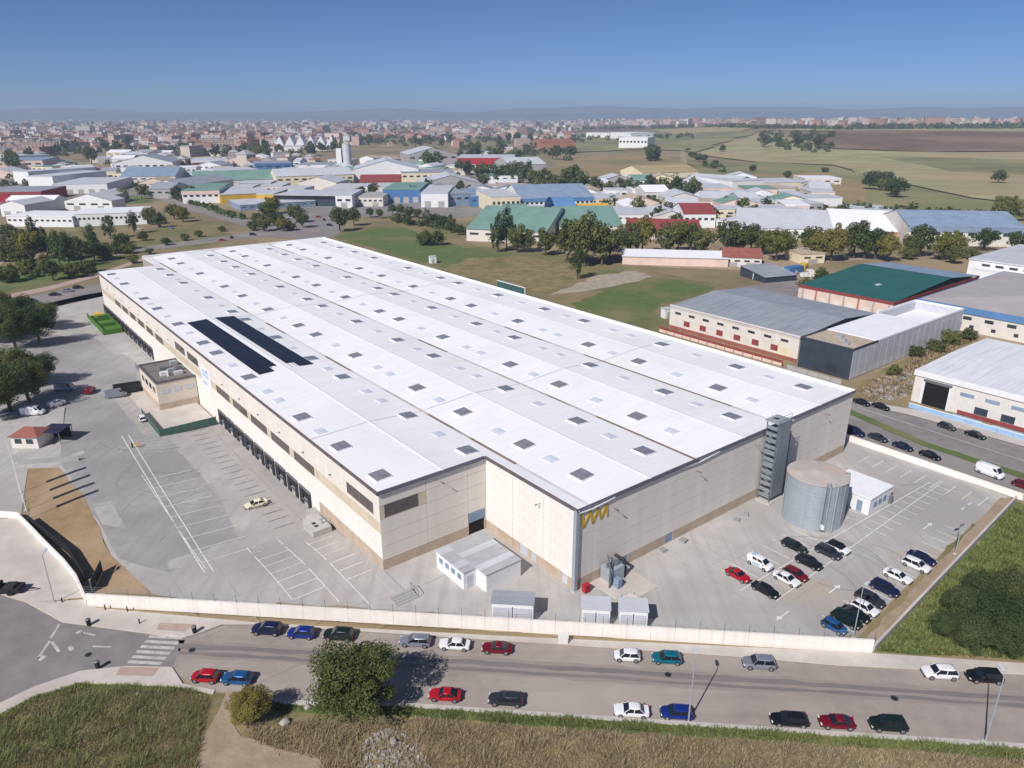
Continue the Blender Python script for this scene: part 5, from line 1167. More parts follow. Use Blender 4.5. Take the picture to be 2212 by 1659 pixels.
# N4 white ribbed roof
t, la, lb = unit("white_ribbed_unit", "white unit with ribbed white roof, dark open door and blue plinth", 110.2, 150.0, -38.0, 4.6)
MB().box(0,la,0,lb,0,7.4).obj("wall", M["offwhite"], t)
ribbed(t, la, lb, 7.55, 7.9, M["whiteribbed"], n=22, ridge=.5)
MB().box(-.3,0,-.3,lb+.3,6.3,7.6).obj("fascia", M["white"], t)
MB().box(-.25,-.05,lb-8.0,lb-2.0,5.3,5.9).obj("door_canopy", M["steeldark"], t); MB().box(-.08,0,lb-7.6,lb-2.4,.0,5.2).obj("open_door", M["black"], t)
p = MB(); p.box(-.3,0,lb-8.2,lb-7.6,0,5.3); p.box(-.3,0,lb-2.4,lb-1.8,0,5.3); p.obj("door_jamb", M["white"], t)
for k in range(6): MB().box(-.06,0,5+5.0*k,7.8+5.0*k,4.2,5.0).obj("window", M["bluegrey"], t)
for k in range(5): MB().box(-.08,0,6+5.2*k,8.6+5.2*k,1.0,2.6).obj("window", M["glass"], t)
MB().box(-.2,-.05,lb-34,lb-10,.0,.9).obj("plinth", M["maroon"], t)
for k in range(5): MB().box(8+5*k,9.2+5*k,14+3*k,15.2+3*k,7.9,8.5).obj("roof_fan", M["steeldark"], t)
t = site("blue_forecourt_wall", "pale blue and white forecourt wall before the ribbed-roof unit", "wall", 105.5, -36)
for k in range(13):
    MB().box(0,.22,3*k+.02,3*k+2.98,-.03,1.0).obj("wall_bay", M["lightblue"] if k > 2 else M["white"], t); MB().box(-.03,.25,3*k+.02,3*k+2.98,1.0,1.1).obj("coping", M["white"], t)
for k in range(3): MB().box(.3,3.8,9+8*k,15+8*k,0,.05).obj("paved_bay", M["lightblue"], t)
# N5 grey roof with blue fascia, N6 white
t, la, lb = unit("blue_fascia_unit", "white unit with wide grey roof and blue fascia at the right edge", 182.0, 252.0, -40.0, 36.0)
MB().box(0,la,0,lb,0,5.6).obj("wall", M["offwhite"], t); MB().box(-.3,0,-.3,lb+.3,5.4,7.4).obj("fascia", M["bluewall"], t); MB().box(0,la,lb,lb+.3,5.4,7.4).obj("fascia", M["bluewall"], t)
q = MB(); q.add([(0,0,7.35),(0,lb,7.35),(la*.5,lb*.5,10.6),(la,0,7.35),(la,lb,7.35)], [(0,2,1),(1,2,4),(4,2,3),(3,2,0)]); q.obj("roof", mat("warm grey roof", lin((172,166,166)), var=.05, scale=.1), t)
for k in range(9): MB().box(-.06,0,lb-4-6*k,lb-1.6-6*k,3.6,4.6).obj("window", M["glass"], t)
for k in range(9): MB().box(-.06,0,lb-5-6*k,lb-3.8-6*k,1.2,2.2).obj("window", M["glass"], t)
MB().box(34,40,20,30,9.9,10.9).obj("roof_plant", M["steeldark"], t)
t, la, lb = unit("white_unit", "white two-tier unit at the right edge above the blue fascia unit", 275.0, 330.0, 0.0, 57.0)
MB().box(0,la,0,lb,0,6).obj("wall", M["white"], t); MB().box(-.3,la,-.3,lb+.3,6,6.6).obj("roof", M["lightroof"], t); MB().box(-8,0,30,lb-4,0,3.4).obj("annex", M["white"], t); MB().box(-.1,0,8,20,2.6,4.4).obj("sign_board", M["redwall"], t)
for k in range(6): MB().box(-.06,0,24+5*k,27+5*k,4.0,5.0).obj("window", M["glass"], t)
# billboard, telecom box, water of the vacant lot
t = site("billboard", "dark green billboard panel behind the right edge of the warehouse roof", "billboard", 82.5, 119, 0, math.pi/2)
MB().box(-7,7,-.15,.15,7.0,11.2).obj("panel", mat("dark teal panel", lin((62,96,94)), var=.08), t); MB().box(-7.2,-7,-.2,.2,6.8,11.4).obj("frame", M["white"], t); MB().box(-7.0,7.2,-.2,.2,11.2,11.4).obj("frame", M["white"], t)
for s in (-5,0,5): MB().box(s-.15,s+.15,-.12,.12,0,7.0).obj("post", M["steeldark"], t)
for (x, y, lab) in ((901,576,"small white cabin near the far corner of the vacant lot"),(1409,700,"small white cabin close to the warehouse's right edge")):
    p = at(x,y); t = thing("white_cabin", lab, "cabin", (p[0]+6, p[1]+8, 0), .4); MB().box(-1.4,1.4,-1.2,1.2,0,3.0).obj("wall", M["white"], t); MB().box(-1.5,1.5,-1.3,1.3,3.0,3.2).obj("roof", M["lightroof"], t); MB().box(-.5,.4,-1.24,-1.2,.1,2.1).obj("door", M["greyconc"], t)

# ------------------------------------------------------------ estate beyond, each unit from its front base line
def px_h(p, hp):
    """metres of height that show as hp picture pixels at ground point p"""
    x, y = p; f = lambda z: CY - FPX*((y*SP+(z-CAM_H)*CP)/(y*CP-(z-CAM_H)*SP)); z = 1.0
    for _ in range(30): z *= hp/max(.01, f(0)-f(z))
    return z
def block(label, x0, y0, x1, y1, hp, depth, wall, roof, shape="flat", fasc=None, win=0, doors=0, name="industrial_unit", bays=0, wz=.62, wm="glass", dm="greyconc"):
    p = Vector(at(x0,y0)); q = Vector(at(x1,y1)); d = q-p; w = d.length; an = math.atan2(d.y, d.x); h = px_h(p.lerp(q,.5), hp)
    t = thing(name, label, "building", (p.x, p.y, hill(p.x, p.y)), an)
    wmat = M[wall]; rmat = M[roof]
    MB().box(0,w,0,depth,0,h).obj("wall", wmat, t)
    o = .4
    if shape == "flat":
        MB().box(-o*.5,w+o*.5,-o*.5,depth+o*.5,h,h+.5).obj("roof", rmat, t)
    elif shape == "gablex":      # ridge parallel to the front
        r = depth*.1+1.0; k = MB(); k.add([(-o,-o,h),(w+o,-o,h),(w+o,depth/2,h+r),(-o,depth/2,h+r),(w+o,depth+o,h),(-o,depth+o,h)], [(0,1,2,3),(3,2,4,5)]); k.obj("roof", rmat, t)
        k = MB(); k.add([(0,0,h-.05),(0,depth,h-.05),(0,depth/2,h+r-.15)], [(0,2,1)]); k.obj("gable", wmat, t); k = MB(); k.add([(w,0,h-.05),(w,depth,h-.05),(w,depth/2,h+r-.15)], [(0,1,2)]); k.obj("gable", wmat, t)
    elif shape == "gabley":      # ridge away from the front, in bays
        nb_ = max(1, bays)
        for j in range(nb_):
            a0, a1 = w*j/nb_, w*(j+1)/nb_; r = (a1-a0)*.12+.5; k = MB(); am = (a0+a1)/2
            k.add([(a0,-o,h),(am,-o,h+r),(a1,-o,h),(a0,depth+o,h),(am,depth+o,h+r),(a1,depth+o,h)], [(0,1,4,3),(1,2,5,4)]); k.obj("roof", rmat, t)
            k = MB(); k.add([(a0,0,h-.05),(a1,0,h-.05),(am,0,h+r-.1)], [(0,1,2)]); k.obj("gable", wmat, t); k = MB(); k.add([(a0,depth,h-.05),(a1,depth,h-.05),(am,depth,h+r-.1)], [(1,0,2)]); k.obj("gable", wmat, t)
    elif shape == "barrel":
        k = MB(); nn = 10; ys_ = [depth*i/nn for i in range(nn+1)]; r = depth*.22
        v = [(x, y, h+r*math.sin(math.pi*y/depth)) for y in ys_ for x in (-o, w+o)]; k.add(v, [(2*i,2*i+1,2*i+3,2*i+2) for i in range(nn)]); k.obj("roof", rmat, t)
    elif shape == "mono":
        k = MB(); k.add([(-o,-o,h+.1),(w+o,-o,h+.1),(w+o,depth+o,h+depth*.12),(-o,depth+o,h+depth*.12)], [(0,1,2,3)]); k.obj("roof", rmat, t)
        k = MB(); k.add([(0,0,h-.1),(0,depth,h-.1),(0,depth,h+depth*.12-.1),(w,0,h-.1),(w,depth,h-.1),(w,depth,h+depth*.12-.1)], [(0,2,1),(3,4,5),(1,2,5,4)]); k.obj("gable", wmat, t)
    if fasc: MB().box(-.25,w+.25,-.3,-.02,h*.72,h+.15).obj("fascia", M[fasc], t)
    for k in range(win):
        s = w*(k+.5)/win; ww = w/win*.28; MB().box(s-ww,s+ww,-.08,0,h*wz-h*.08,h*wz+h*.1).obj("window", M[wm], t)
    for k in range(doors):
        s = w*(k+.5)/doors; ww = min(2.2, w/doors*.3); MB().box(s-ww,s+ww,-.1,0,.05,h*.45).obj("door", M[dm], t)
    return t
B_ = [
 # far left
 ("red walled unit with grey roof at the left edge",-40,438,92,436,22,46,"redwall","greyroof","flat","maroon",0,3),
 ("white shed with dark doors, front one of the stepped trio at the left",117,419,234,417,20,70,"white","lightroof","flat",None,0,5),
 ("white shed, middle one of the stepped trio at the left",64,407,118,408,26,70,"white","lightroof","flat",None,0,0),
 ("white shed, rear one of the stepped trio at the left",33,396,66,398,26,70,"white","lightroof","flat",None,0,0),
 ("pale pink unit with blue grey roof at the far left edge",-30,368,95,366,20,70,"pink","bluegrey","flat",None,6,0),
 ("long low white office building with glazed front left of the junction",18,489,160,491,22,24,"white","roofpar","flat",None,12,0),
 ("white unit with dark vertical glazing bays left of the junction",160,490,318,484,26,28,"white","roofpar","flat",None,16,0),
 ("white unit with curved parapet beside the avenue",250,372,375,370,20,60,"white","greyroof","gabley",None,8,0),
 ("long white low wall building by the avenue",398,386,442,386,12,40,"white","lightroof","flat",None,0,0),
 ("brick fronted unit with white roof edge",415,364,492,362,17,50,"brick","lightroof","flat","white",4,0),
 ("lavender roofed unit right of the avenue",262,396,380,394,14,60,"offwhite","bluegrey","gablex",None,6,0),
 ("grey roofed unit with white signs right of the avenue",325,418,400,420,18,70,"offwhite","greyroof","gabley",None,0,4),
 ("white showroom with red and white signs beside the avenue",396,440,476,438,26,60,"white","tealroof","flat","pink",6,0),
 ("yellow fronted store beside the junction",478,440,592,434,18,55,"yellow","lightroof","flat",None,0,3),
 ("low grey flat unit in front of the yellow store",520,456,682,446,12,36,"bluegrey","lightroof","flat",None,10,0),
 ("teal roofed long shed behind the white showroom",420,404,600,398,12,60,"offwhite","tealroof","gablex",None,8,0),
 ("pale unit with red signboard behind the long teal shed",470,384,560,380,14,50,"offwhite","lightroof","flat","redwall",0,0),
 ("blue and white unit near the silo tower",553,372,632,370,18,50,"bluewall","greyroof","flat","blueglaze",4,0),
 ("cream long unit left of the grey roofs",598,402,765,396,20,46,"cream","lightroof","gablex",None,10,0),
 ("white unit with green edged roof right of the silo",765,392,905,390,26,60,"white","lightroof","gabley",None,0,4,),
 ("cream block with stepped roofs behind the blue store",868,394,983,392,20,44,"cream","greyroof","flat",None,8,0),
 ("grey roofed unit left of the red walled store",883,354,988,352,20,70,"greyconc","lightroof","gabley",None,6,0),
 ("red walled superstore in the middle distance",988,358,1112,358,17,80,"redwall","lightroof","flat",None,0,0),
 ("blue fronted store with photo panels",828,438,908,438,28,60,"blueglaze","tealroof","flat",None,0,4),
 ("red roofed low unit behind the blue store",778,405,866,404,12,40,"brick","maroon","gablex",None,4,0),
 ("white unit with lavender front right of the blue store",910,448,968,448,30,60,"white","lightroof","flat",None,0,2),
 ("grey unit next to the lavender fronted white unit",968,446,1016,444,26,60,"bluegrey","greyroof","flat",None,3,0),
 ("deep blue unit between grey and cream units",1018,447,1062,446,22,60,"blueglaze","bluegrey","flat",None,3,0),
 ("cream unit left of the blue-roofed white block",1062,462,1124,460,36,50,"cream","lightroof","flat",None,6,0),
 ("teal roofed long unit beyond the vacant lot",1008,520,1178,528,26,72,"offwhite","tealroof","gablex",None,5,0),
 ("black and white showroom near the junction",594,444,725,446,22,40,"anthracite","lightroof","flat","black",0,0),
 ("white showroom block at the end of the black one",726,450,762,450,28,40,"white","lightroof","flat",None,2,1),
 ("orange yellow block left of the black showroom",556,442,593,442,22,36,"yellow","lightroof","flat",None,0,0),
 ("white small office block above the junction",762,446,828,446,20,34,"offwhite","greyconc","flat",None,6,2),
 ("white factory block with blue roof and a row of small windows",1124,456,1282,452,26,60,"white","bluegrey","gablex","bluewall",16,0),
 ("cream shed right of the blue-roofed factory block",1276,444,1362,442,14,50,"cream","lightroof","flat",None,6,0),
 ("cream long shed on the far right of the estate",1388,386,1508,382,12,50,"cream","palefield","gablex",None,0,3),
 ("white tall shed with blue side on the field edge",1581,414,1646,411,22,55,"white","lightroof","flat",None,0,1),
 ("long grey green roofed shed behind the white tall shed",1470,404,1581,412,12,50,"offwhite","lightroof","gablex",None,6,0),
 ("cream low shed with white door at the field edge",1656,410,1756,407,14,45,"cream","lightroof","flat",None,0,4),
 ("pale pink unit with brown shutters in the estate",1462,424,1580,424,18,38,"pink","lightroof","flat",None,0,6),
 ("pale blue barrel-roofed hall",1203,478,1248,477,14,40,"lightblue","bluewall","barrel",None,0,1),
 ("white unit with ochre roof behind the teal roofs",1254,476,1328,474,14,34,"offwhite","yellow","gablex",None,4,0),
 ("teal roofed white unit behind the tree belt",1210,516,1345,514,26,62,"offwhite","tealroof","gablex",None,6,0),
 ("maroon roofed low unit behind the tree belt",1352,516,1512,520,14,40,"offwhite","maroon","gablex",None,8,0),
 ("white unit with glazed side in the estate",1330,484,1412,484,20,40,"white","lightroof","flat",None,5,0),
 ("grey white unit left of the red-roofed house",1414,488,1482,488,22,40,"offwhite","lightroof","gabley",None,4,0),
 ("white house-like unit with dark red roof in the estate",1476,492,1544,492,30,34,"white","maroon","gablex",None,5,0),
 ("white low unit right of the dark red roof",1546,492,1600,500,18,44,"white","lightroof","flat",None,4,0),
 ("pale grey roofed long unit before the white-roofed hall",1590,512,1796,520,22,60,"white","lightroof","gablex",None,12,0),
 ("white block with two windows behind the pale grey roof",1660,484,1764,482,22,44,"white","lightroof","flat",None,4,0),
 ("bright white roofed hall with brick gables",1784,510,1982,520,16,64,"brick","roofpar","gablex",None,0,0),
 ("blue grey long warehouse on the upper right",1958,528,2206,534,40,46,"offwhite","bluegrey","gablex","bluegrey",10,0),
 ("long low white shed in front of the tree belt",1344,571,1572,577,17,12,"pink","roofpar","mono",None,0,0),
 ("house with red tile roof at the end of the long low shed",1560,575,1644,578,20,18,"offwhite","redroof","gablex",None,4,2),
 ("dark roofed open shed in the cluttered yard",1652,612,1720,606,12,16,"anthracite","greyroof","mono",None,0,0),
 ("beige small unit in the cluttered yard",1730,570,1780,568,20,14,"cream","gravelroof","flat",None,2,1),
 ("white flat hall near the far left road",20,350,110,346,12,60,"white","lightroof","flat",None,0,0),
 ("red tile roofed terracotta building in the mid distance",1168,320,1242,319,12,50,"brick","redroof","gablex",None,0,0),
 ("white glasshouse block in the fields",1336,321,1398,320,24,80,"white","roofpar","flat",None,8,0),
 ("white low units in the fields left of the glasshouse",1266,298,1316,298,12,80,"white","lightroof","flat",None,0,0),
 ("white units with pale roofs next to the field track",1318,300,1362,300,14,80,"white","roofpar","flat",None,0,0),
 ("pink apartment slab above the tree line",703,316,734,316,28,30,"pink","greyroof","flat",None,6,0),
 ("pale tower block on the horizon",606,262,632,262,9,40,"pink","greyroof","flat",None,0,0),
 ("grey shed with pale roof among the middle trees",1100,368,1180,366,12,60,"greyconc","lightroof","gablex",None,0,0),
 ("small white unit with black roof right of the silo",640,366,735,366,10,46,"white","greyroof","flat",None,0,0),
 ("row of pale sheds behind the blue store",905,412,1040,410,14,50,"greyconc","lightroof","gabley",None,0,0),
 ("low tan unit by the tan field",1400,412,1452,412,10,30,"pink","lightroof","flat",None,3,0),
 ("blue panelled small unit in the estate",1602,492,1640,492,14,24,"blueglaze","lightroof","flat",None,0,0),
 ("grey hall with white edge near the upper right trees",1860,470,1950,472,8,50,"offwhite","lightroof","flat",None,0,0),
]
for b in B_: block(*b[:9], *b[9:])
# small units packed between the larger ones
rq = random.Random(21); packed = {}; occ = [(at((b[1]+b[3])/2, (b[2]+b[4])/2), math.dist(at(b[1],b[2]), at(b[3],b[4]))*.5+10) for b in B_]
for (x0,x1,y0,y1,n) in [(330,1100,350,438,70),(1100,1780,428,500,34),(1290,1780,398,428,12),(-20,330,348,398,22),(240,560,338,380,16),(0,250,440,486,4),(880,1120,330,352,4)]:
    got = 0; tr = 0
    while got < n and tr < n*30:
        tr += 1; X, Y = rq.uniform(x0,x1), rq.uniform(y0,y1); p = at(X,Y); w = rq.uniform(14,34)
        if any(math.dist(p, c_) < r_+w*.5 for c_, r_ in occ): continue
        got += 1; occ.append((p, w*.55)); hw = w*.5*FPX/(p[1]*CP+CAM_H*SP)
        wl = rq.choice(["white","offwhite","white","cream","pink","greyconc","offwhite"]); rf_ = rq.choice(["lightroof","lightroof","roofpar","greyroof","lightroof","tealroof","gravelroof"]); sh = rq.choice(["flat","flat","gablex","gabley"])
        dsc = {"white":"white","offwhite":"off-white","cream":"cream","pink":"pale pink","greyconc":"grey"}[wl]; dr = {"lightroof":"pale grey","roofpar":"white","greyroof":"dark grey","tealroof":"teal","gravelroof":"sandy"}[rf_]
        t = block('small unit packed in the estate', X-hw, Y, X+hw, Y+rq.uniform(-1,1), rq.uniform(5.5,8)*FPX/(p[1]*CP+CAM_H*SP), rq.uniform(16,34), wl, rf_, sh, None, rq.choice([0,3,4]), rq.choice([0,1,2]))
        t["group"] = "small units packed in the estate"; packed.setdefault((dsc, dr, 'flat' if sh == 'flat' else 'pitched'), []).append((X, t))
for (dsc, dr, sh), lst in packed.items():
    for k, (X, t) in enumerate(sorted(lst, key=lambda q_: q_[0])):
        t["label"] = f"{ORD[k]} small {dsc} unit with {dr} {sh} roof, counting such units from the left" if len(lst) > 1 else f"small {dsc} unit with {dr} {sh} roof packed in the estate"
# saw-tooth white hall and silo tower
p = at(640,326); t = thing("sawtooth_hall", "white hall with slanted saw-tooth roof stripes beyond the trees", "building", (p[0]-40, p[1], 0), R(10))
MB().box(0,110,0,70,0,9).obj("wall", M["white"], t)
for k in range(6):
    x0 = 18.5*k; q = MB(); q.add([(x0,-1,9),(x0+11,-1,26),(x0+11,70,26),(x0,70,9),(x0+18,-1,9),(x0+18,70,9)], [(0,1,2,3),(0,4,1),(3,2,5)]); q.obj("roof_tooth", M["roofpar"], t); q = MB(); q.add([(x0+11,-1,26),(x0+18,-1,9),(x0+18,70,9),(x0+11,70,26)], [(0,1,2,3)]); q.obj("tooth_glazing", M["greyroof"], t)
p = at(752,368); t = thing("silo_tower", "pale grey silo tower with white side block in the estate", "silo", (p[0], p[1], 0))
q = MB(); q.tube((0,0,0),(0,0,30),5,n=20); q.obj("silo", M["lightroof"], t); MB().box(-12,-6,-4,6,0,25).obj("side_block", M["white"], t); q = MB(); q.tube((0,0,30),(0,0,33),5.2,1,n=20); q.obj("cap", M["greyconc"], t)
# clutter in the yard behind the green roof
for k, (x, y, w, d, h, m, lab) in enumerate([(1672,604,7,3,2.6,"skipgreen","bright green skip in the cluttered yard"),(1705,592,9,3,2.6,"blueglaze","blue shipping container in the cluttered yard"),(1655,590,5,3,2.4,"skipgreen","smaller green skip in the cluttered yard"),(1738,586,6,3,2.6,"yellow","yellow container in the cluttered yard"),(1640,605,6,2.6,2.6,"white","white container in the cluttered yard"),(1760,600,6,2.6,2.4,"offwhite","pale container beside the green-roofed unit")]):
    p = at(x,y); t = thing("container", lab, "container", (p[0], p[1], 0), R(20+12*k)); MB().box(0,w,0,d,.15,h).obj("body", M[m], t)
    for s in range(int(w/1.0)): MB().box(.3+1.0*s,.6+1.0*s,-.06,0,.3,h-.2).obj("rib", M[m], t)
    MB().box(.1,w-.1,.1,d-.1,0,.15).obj("skid", M["steeldark"], t)
# ------------------------------------------------------------ distant town
rn = random.Random(5)
def house_mesh(k):
    q = MB(); w, d, h = [(11,9,6),(14,10,7),(22,11,10),(30,12,13),(12,12,9),(40,13,16),(18,14,7),(9,9,6)][k]
    q.box(-w/2,w/2,-d/2,d/2,0,h,0)
    if k in (0,1,4,6,7): q.add([(-w/2-.5,-d/2-.5,h),(w/2+.5,-d/2-.5,h),(w/2+.5,d/2+.5,h),(-w/2-.5,d/2+.5,h),(-w*.2,0,h+d*.28),(w*.2,0,h+d*.28)], [(0,1,5,4),(1,2,5),(2,3,4,5),(3,0,4)], 1)
    else: q.box(-w/2-.3,w/2+.3,-d/2-.3,d/2+.3,h,h+.5,1); q.box(-2,2,-2,2,h+.5,h+3,0)
    n = int(w/4)
    for j in range(int(h/3)):
        for i in range(n): x = -w/2+(i+.5)*w/n; q.quad((x-.7,-d/2-.03,3*j+1.1),(x+.7,-d/2-.03,3*j+1.1),(x+.7,-d/2-.03,3*j+2.4),(x-.7,-d/2-.03,3*j+2.4),2)
    return q
WALLS = ["towncream","townpink","towncream","townbrick","townwhite","townpink"]; ROOFS = ["towntile","townbrick","towntile","towngrey","towngrey","towntile"]
HM = [house_mesh(k).mesh("town_house", [M[WALLS[(k+j) % 6]], M[ROOFS[(k*2+j) % 6] if k in (0,1,4,6,7) else ("towngrey" if j else "townbrick")], M["glass"]]) for k in range(8) for j in range(3)]
spots = []
zones = [(-40,620,272,330,150),(560,1000,268,318,80),(0,130,318,345,20),(980,1250,282,316,30),(1150,1700,266,276,24),(380,700,338,362,14)]
for x0,x1,y0,y1,n in zones:
    for _ in range(n): spots.append((rn.uniform(x0,x1), y0+(y1-y0)*rn.random()**1.2))
for (x, y) in spots:
    k = rn.randrange(24); big = y < 285; p = at(x,y)
    if big: k = rn.choice([6,7,8,9,10,11,15,16,17])
    lab = "low town house with tiled roof in the distant town" if k//3 in (0,1,4,6,7) else "flat-roofed apartment block in the distant town"
    o = link("town_house", HM[k], None, (p[0],p[1],hill(*p)), rn.choice([0,.3,.6,1.2,1.57])+rn.uniform(-.1,.1)); s = rn.uniform(.9,1.4); o.scale = (s,s,s*rn.uniform(.85,1.2))
    tag(o, lab, "house", "tiled houses of the distant town" if k//3 in (0,1,4,6,7) else "apartment blocks of the distant town")
def merge(name, items, mats, label):
    q = MB()
    for src, pos, s, an in items:
        c, sn = math.cos(an), math.sin(an); q.v_off = len(q.v); o = len(q.v)
        q.v += [(pos[0]+s*(x*c-y*sn), pos[1]+s*(x*sn+y*c), s*z+hill(*pos)) for x,y,z in src.v]; q.f += [tuple(i+o for i in f) for f in src.f]; q.m += src.m
    ob = q.obj(name, mats); tag(ob, label, "town", kind="stuff"); return ob
SRC = [house_mesh(k) for k in range(8)]
for j, (wm, rm) in enumerate((("townpink","towntile"),("towncream","townbrick"),("townwhite","towngrey"),("townbrick","towntile"))):
    it = []
    for _ in range(420):
        u = rn.random()
        if u < .62: x, y = rn.uniform(-100,700), 264+60*rn.random()**1.7
        elif u < .85: x, y = rn.uniform(600,1250), 263+42*rn.random()**1.8
        else: x, y = rn.uniform(1200,2300), 262+10*rn.random()
        it.append((SRC[rn.choice([0,1,2,3,4,6]) if y > 275 else rn.choice([2,3,5])], at(x,y), rn.uniform(.9,1.5), rn.uniform(0,3)))
    merge("far_town", it, [M[wm], M[rm], M["glass"]], ["pink walled mass of the far town","cream walled mass of the far town","white walled mass of the far town","brick mass of the far town"][j])
# far woods and hedgerows as one mass
gr = np.random.default_rng(9); V = []; F = []
def blob(x, y, r, n):
    e = gr.normal(size=(n,3)); e /= np.linalg.norm(e,axis=1)[:,None]; p = e*r*gr.uniform(.5,1,(n,1)); p[:,2] = np.abs(p[:,2])*1.1+r*.25; p[:,0] += x; p[:,1] += y; p[:,2] += hill(x, y)
    t = gr.normal(size=(n,3)); t /= np.linalg.norm(t,axis=1)[:,None]; b = np.cross(t, e); s = r*(.34 if n < 60 else .2)
    return np.stack([p-t*s,p+b*s,p+t*s,p-b*s],1).reshape(-1,3)
def line(x0,y0,x1,y1,n,r0,r1,sy=2):
    for k in range(n):
        f = k/max(1,n-1); q = at(x0+(x1-x0)*f+rn.uniform(-8,8), y0+(y1-y0)*f+rn.uniform(-sy,sy)); V.append(blob(q[0],q[1],rn.uniform(r0,r1),26))
for a in [(1850,279,2300,278,110,9,15,1),(1100,284,1640,272,110,7,11,1),(1560,276,1830,281,60,7,11,1),(1640,300,1790,330,50,4,6,8),(0,300,700,292,260,6,10,12),(0,322,560,318,200,5,8,8),(700,300,1250,300,240,6,9,12),(0,280,1200,276,260,7,10,6),(560,282,1100,278,80,7,11,4),(1000,345,1240,330,40,5,8,6),(1250,300,1500,296,50,5,8,6),(0,272,1100,268,120,8,12,4),(1480,330,1560,372,14,4,6,6),(1760,452,2212,470,20,3,5,3),(140,352,520,474,90,2.2,3.4,1.5),(560,372,1000,380,50,3,5,14),(240,352,560,362,40,4,6,8),(640,404,1100,420,40,2.5,4,12),(1100,428,1500,440,50,3,5,6),(1330,455,1780,470,50,2.5,4,14),(0,400,240,380,30,3,4.5,12),(850,478,1000,502,30,2,3,2)]: line(*a)
for (x, y, r, kd) in EXTRA:
    q = at(x,y); V.append(blob(q[0],q[1],r*1.1,90)*1.0)
V = np.concatenate(V); me = bpy.data.meshes.new("far_trees"); me.from_pydata(V.tolist(), [], np.arange(len(V)).reshape(-1,4).tolist()); me.materials.append(LEAF["b"]); me.update()
tag(link("far_trees", me), "dark bands of distant trees and hedgerows before the horizon", "woods", kind="stuff")
# hills on the horizon
def ridge(y0, pts, seed, dep=900):
    r_ = random.Random(seed); q = MB(); n = 160; X0, X1 = -8600, 8600; top = []
    for i in range(n+1):
        x = X0+(X1-X0)*i/n; u = CX+x/y0*FPX*.94; h = 0
        for (a, b), (c, d) in zip(pts, pts[1:]):
            if a <= u <= c: h = b+(d-b)*(.5-.5*math.cos(math.pi*(u-a)/(c-a)))
        if u < pts[0][0]: h = pts[0][1]
        if u > pts[-1][0]: h = pts[-1][1]
        h = h*(.93+.03*math.sin(i*.61+seed)+.03*math.sin(i*.23+seed*2)+.02*r_.uniform(-1,1)); top.append((x,h))
    v = []
    for x, h in top: v += [(x,y0-dep*.4,-2),(x,y0-dep*.15,h*.55),(x,y0,h),(x,y0+dep*.4,-2)]
    q.add(v, [(4*i+j,4*i+4+j,4*i+5+j,4*i+1+j) for i in range(n) for j in range(3)])
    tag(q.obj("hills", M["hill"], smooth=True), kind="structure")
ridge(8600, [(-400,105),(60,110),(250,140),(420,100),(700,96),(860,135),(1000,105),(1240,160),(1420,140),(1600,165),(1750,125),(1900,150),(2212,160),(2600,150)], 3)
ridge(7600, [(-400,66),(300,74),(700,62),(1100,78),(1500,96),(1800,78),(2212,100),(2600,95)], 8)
# ------------------------------------------------------------ foreground grass, weeds, rubble
def inside(x, y, poly):
    c = False; n = len(poly)
    for i in range(n):
        x0, y0 = poly[i]; x1, y1 = poly[(i+1) % n]
        if (y0 > y) != (y1 > y) and x < (x1-x0)*(y-y0)/(y1-y0)+x0: c = not c
    return c
def tufts(name, label, polypx, n, h0, h1, m, w=.05, seed=1, holes=()):
    poly = px(polypx); hp = [px(h) for h in holes]; r_ = random.Random(seed); x0 = min(p[0] for p in poly); x1 = max(p[0] for p in poly); y0 = min(p[1] for p in poly); y1 = max(p[1] for p in poly)
    v = []; f = []; c = 0; tries = 0
    while c < n and tries < n*5:
        tries += 1; x = r_.uniform(x0,x1); y = r_.uniform(y0,y1)
        if not inside(x,y,poly) or any(inside(x,y,h) for h in hp): continue
        den = .5+.5*math.sin(x*.9+1.3*math.sin(y*.7))*math.sin(y*1.1+math.sin(x*.5))
        if r_.random() > .35+.75*den: continue
        c += 1; h = r_.uniform(h0,h1)*(.6+.8*den)
        for _ in range(3):
            an = r_.uniform(0,6.28); lx, ly = math.cos(an), math.sin(an); o = len(v); ww = w*r_.uniform(.7,1.6); bx, by = x+r_.uniform(-.15,.15), y+r_.uniform(-.15,.15); le = h*r_.uniform(.6,1.6)
            v += [(bx-ly*ww,by+lx*ww,-.04),(bx+ly*ww,by-lx*ww,-.04),(bx+lx*le,by+ly*le,h)]; f.append((o,o+1,o+2))
    me = bpy.data.meshes.new(name); me.from_pydata(v, [], f); me.materials.append(m); me.update(); return tag(link(name, me), label, "grass", kind="stuff")
PATH = [(425,1700),(435,1600),(470,1540),(492,1490),(505,1495),(500,1560),(520,1590),(600,1620),(690,1640),(700,1700)]
sheet("verge", px([(-150,1627),(75,1506),(175,1477),(375,1485),(480,1498),(613,1524),(903,1530),(1106,1545),(1659,1581),(2300,1624),(2300,1800),(-150,1800)]), M["drygrass"], -.02, .3, 4)
sheet("verge_grass", px([(-150,1627),(75,1506),(175,1477),(375,1485),(460,1500),(440,1560),(410,1700),(-150,1800)]), M["grass"], .0, .4, 3)
sheet("verge_weeds", px([(560,1516),(613,1524),(903,1530),(1106,1545),(1659,1581),(2300,1624),(2300,1650),(1900,1618),(1659,1602),(1106,1566),(903,1548),(613,1534)]), M["grass2"], .01, .3, 2)
sheet("dirt_path", px(PATH), M["paledirt"], .03, .3, 2)
sheet("dirt_patch", px([(460,1640),(560,1606),(680,1628),(720,1680),(560,1760),(450,1700)]), M["paledirt"], .035, .4, 2)
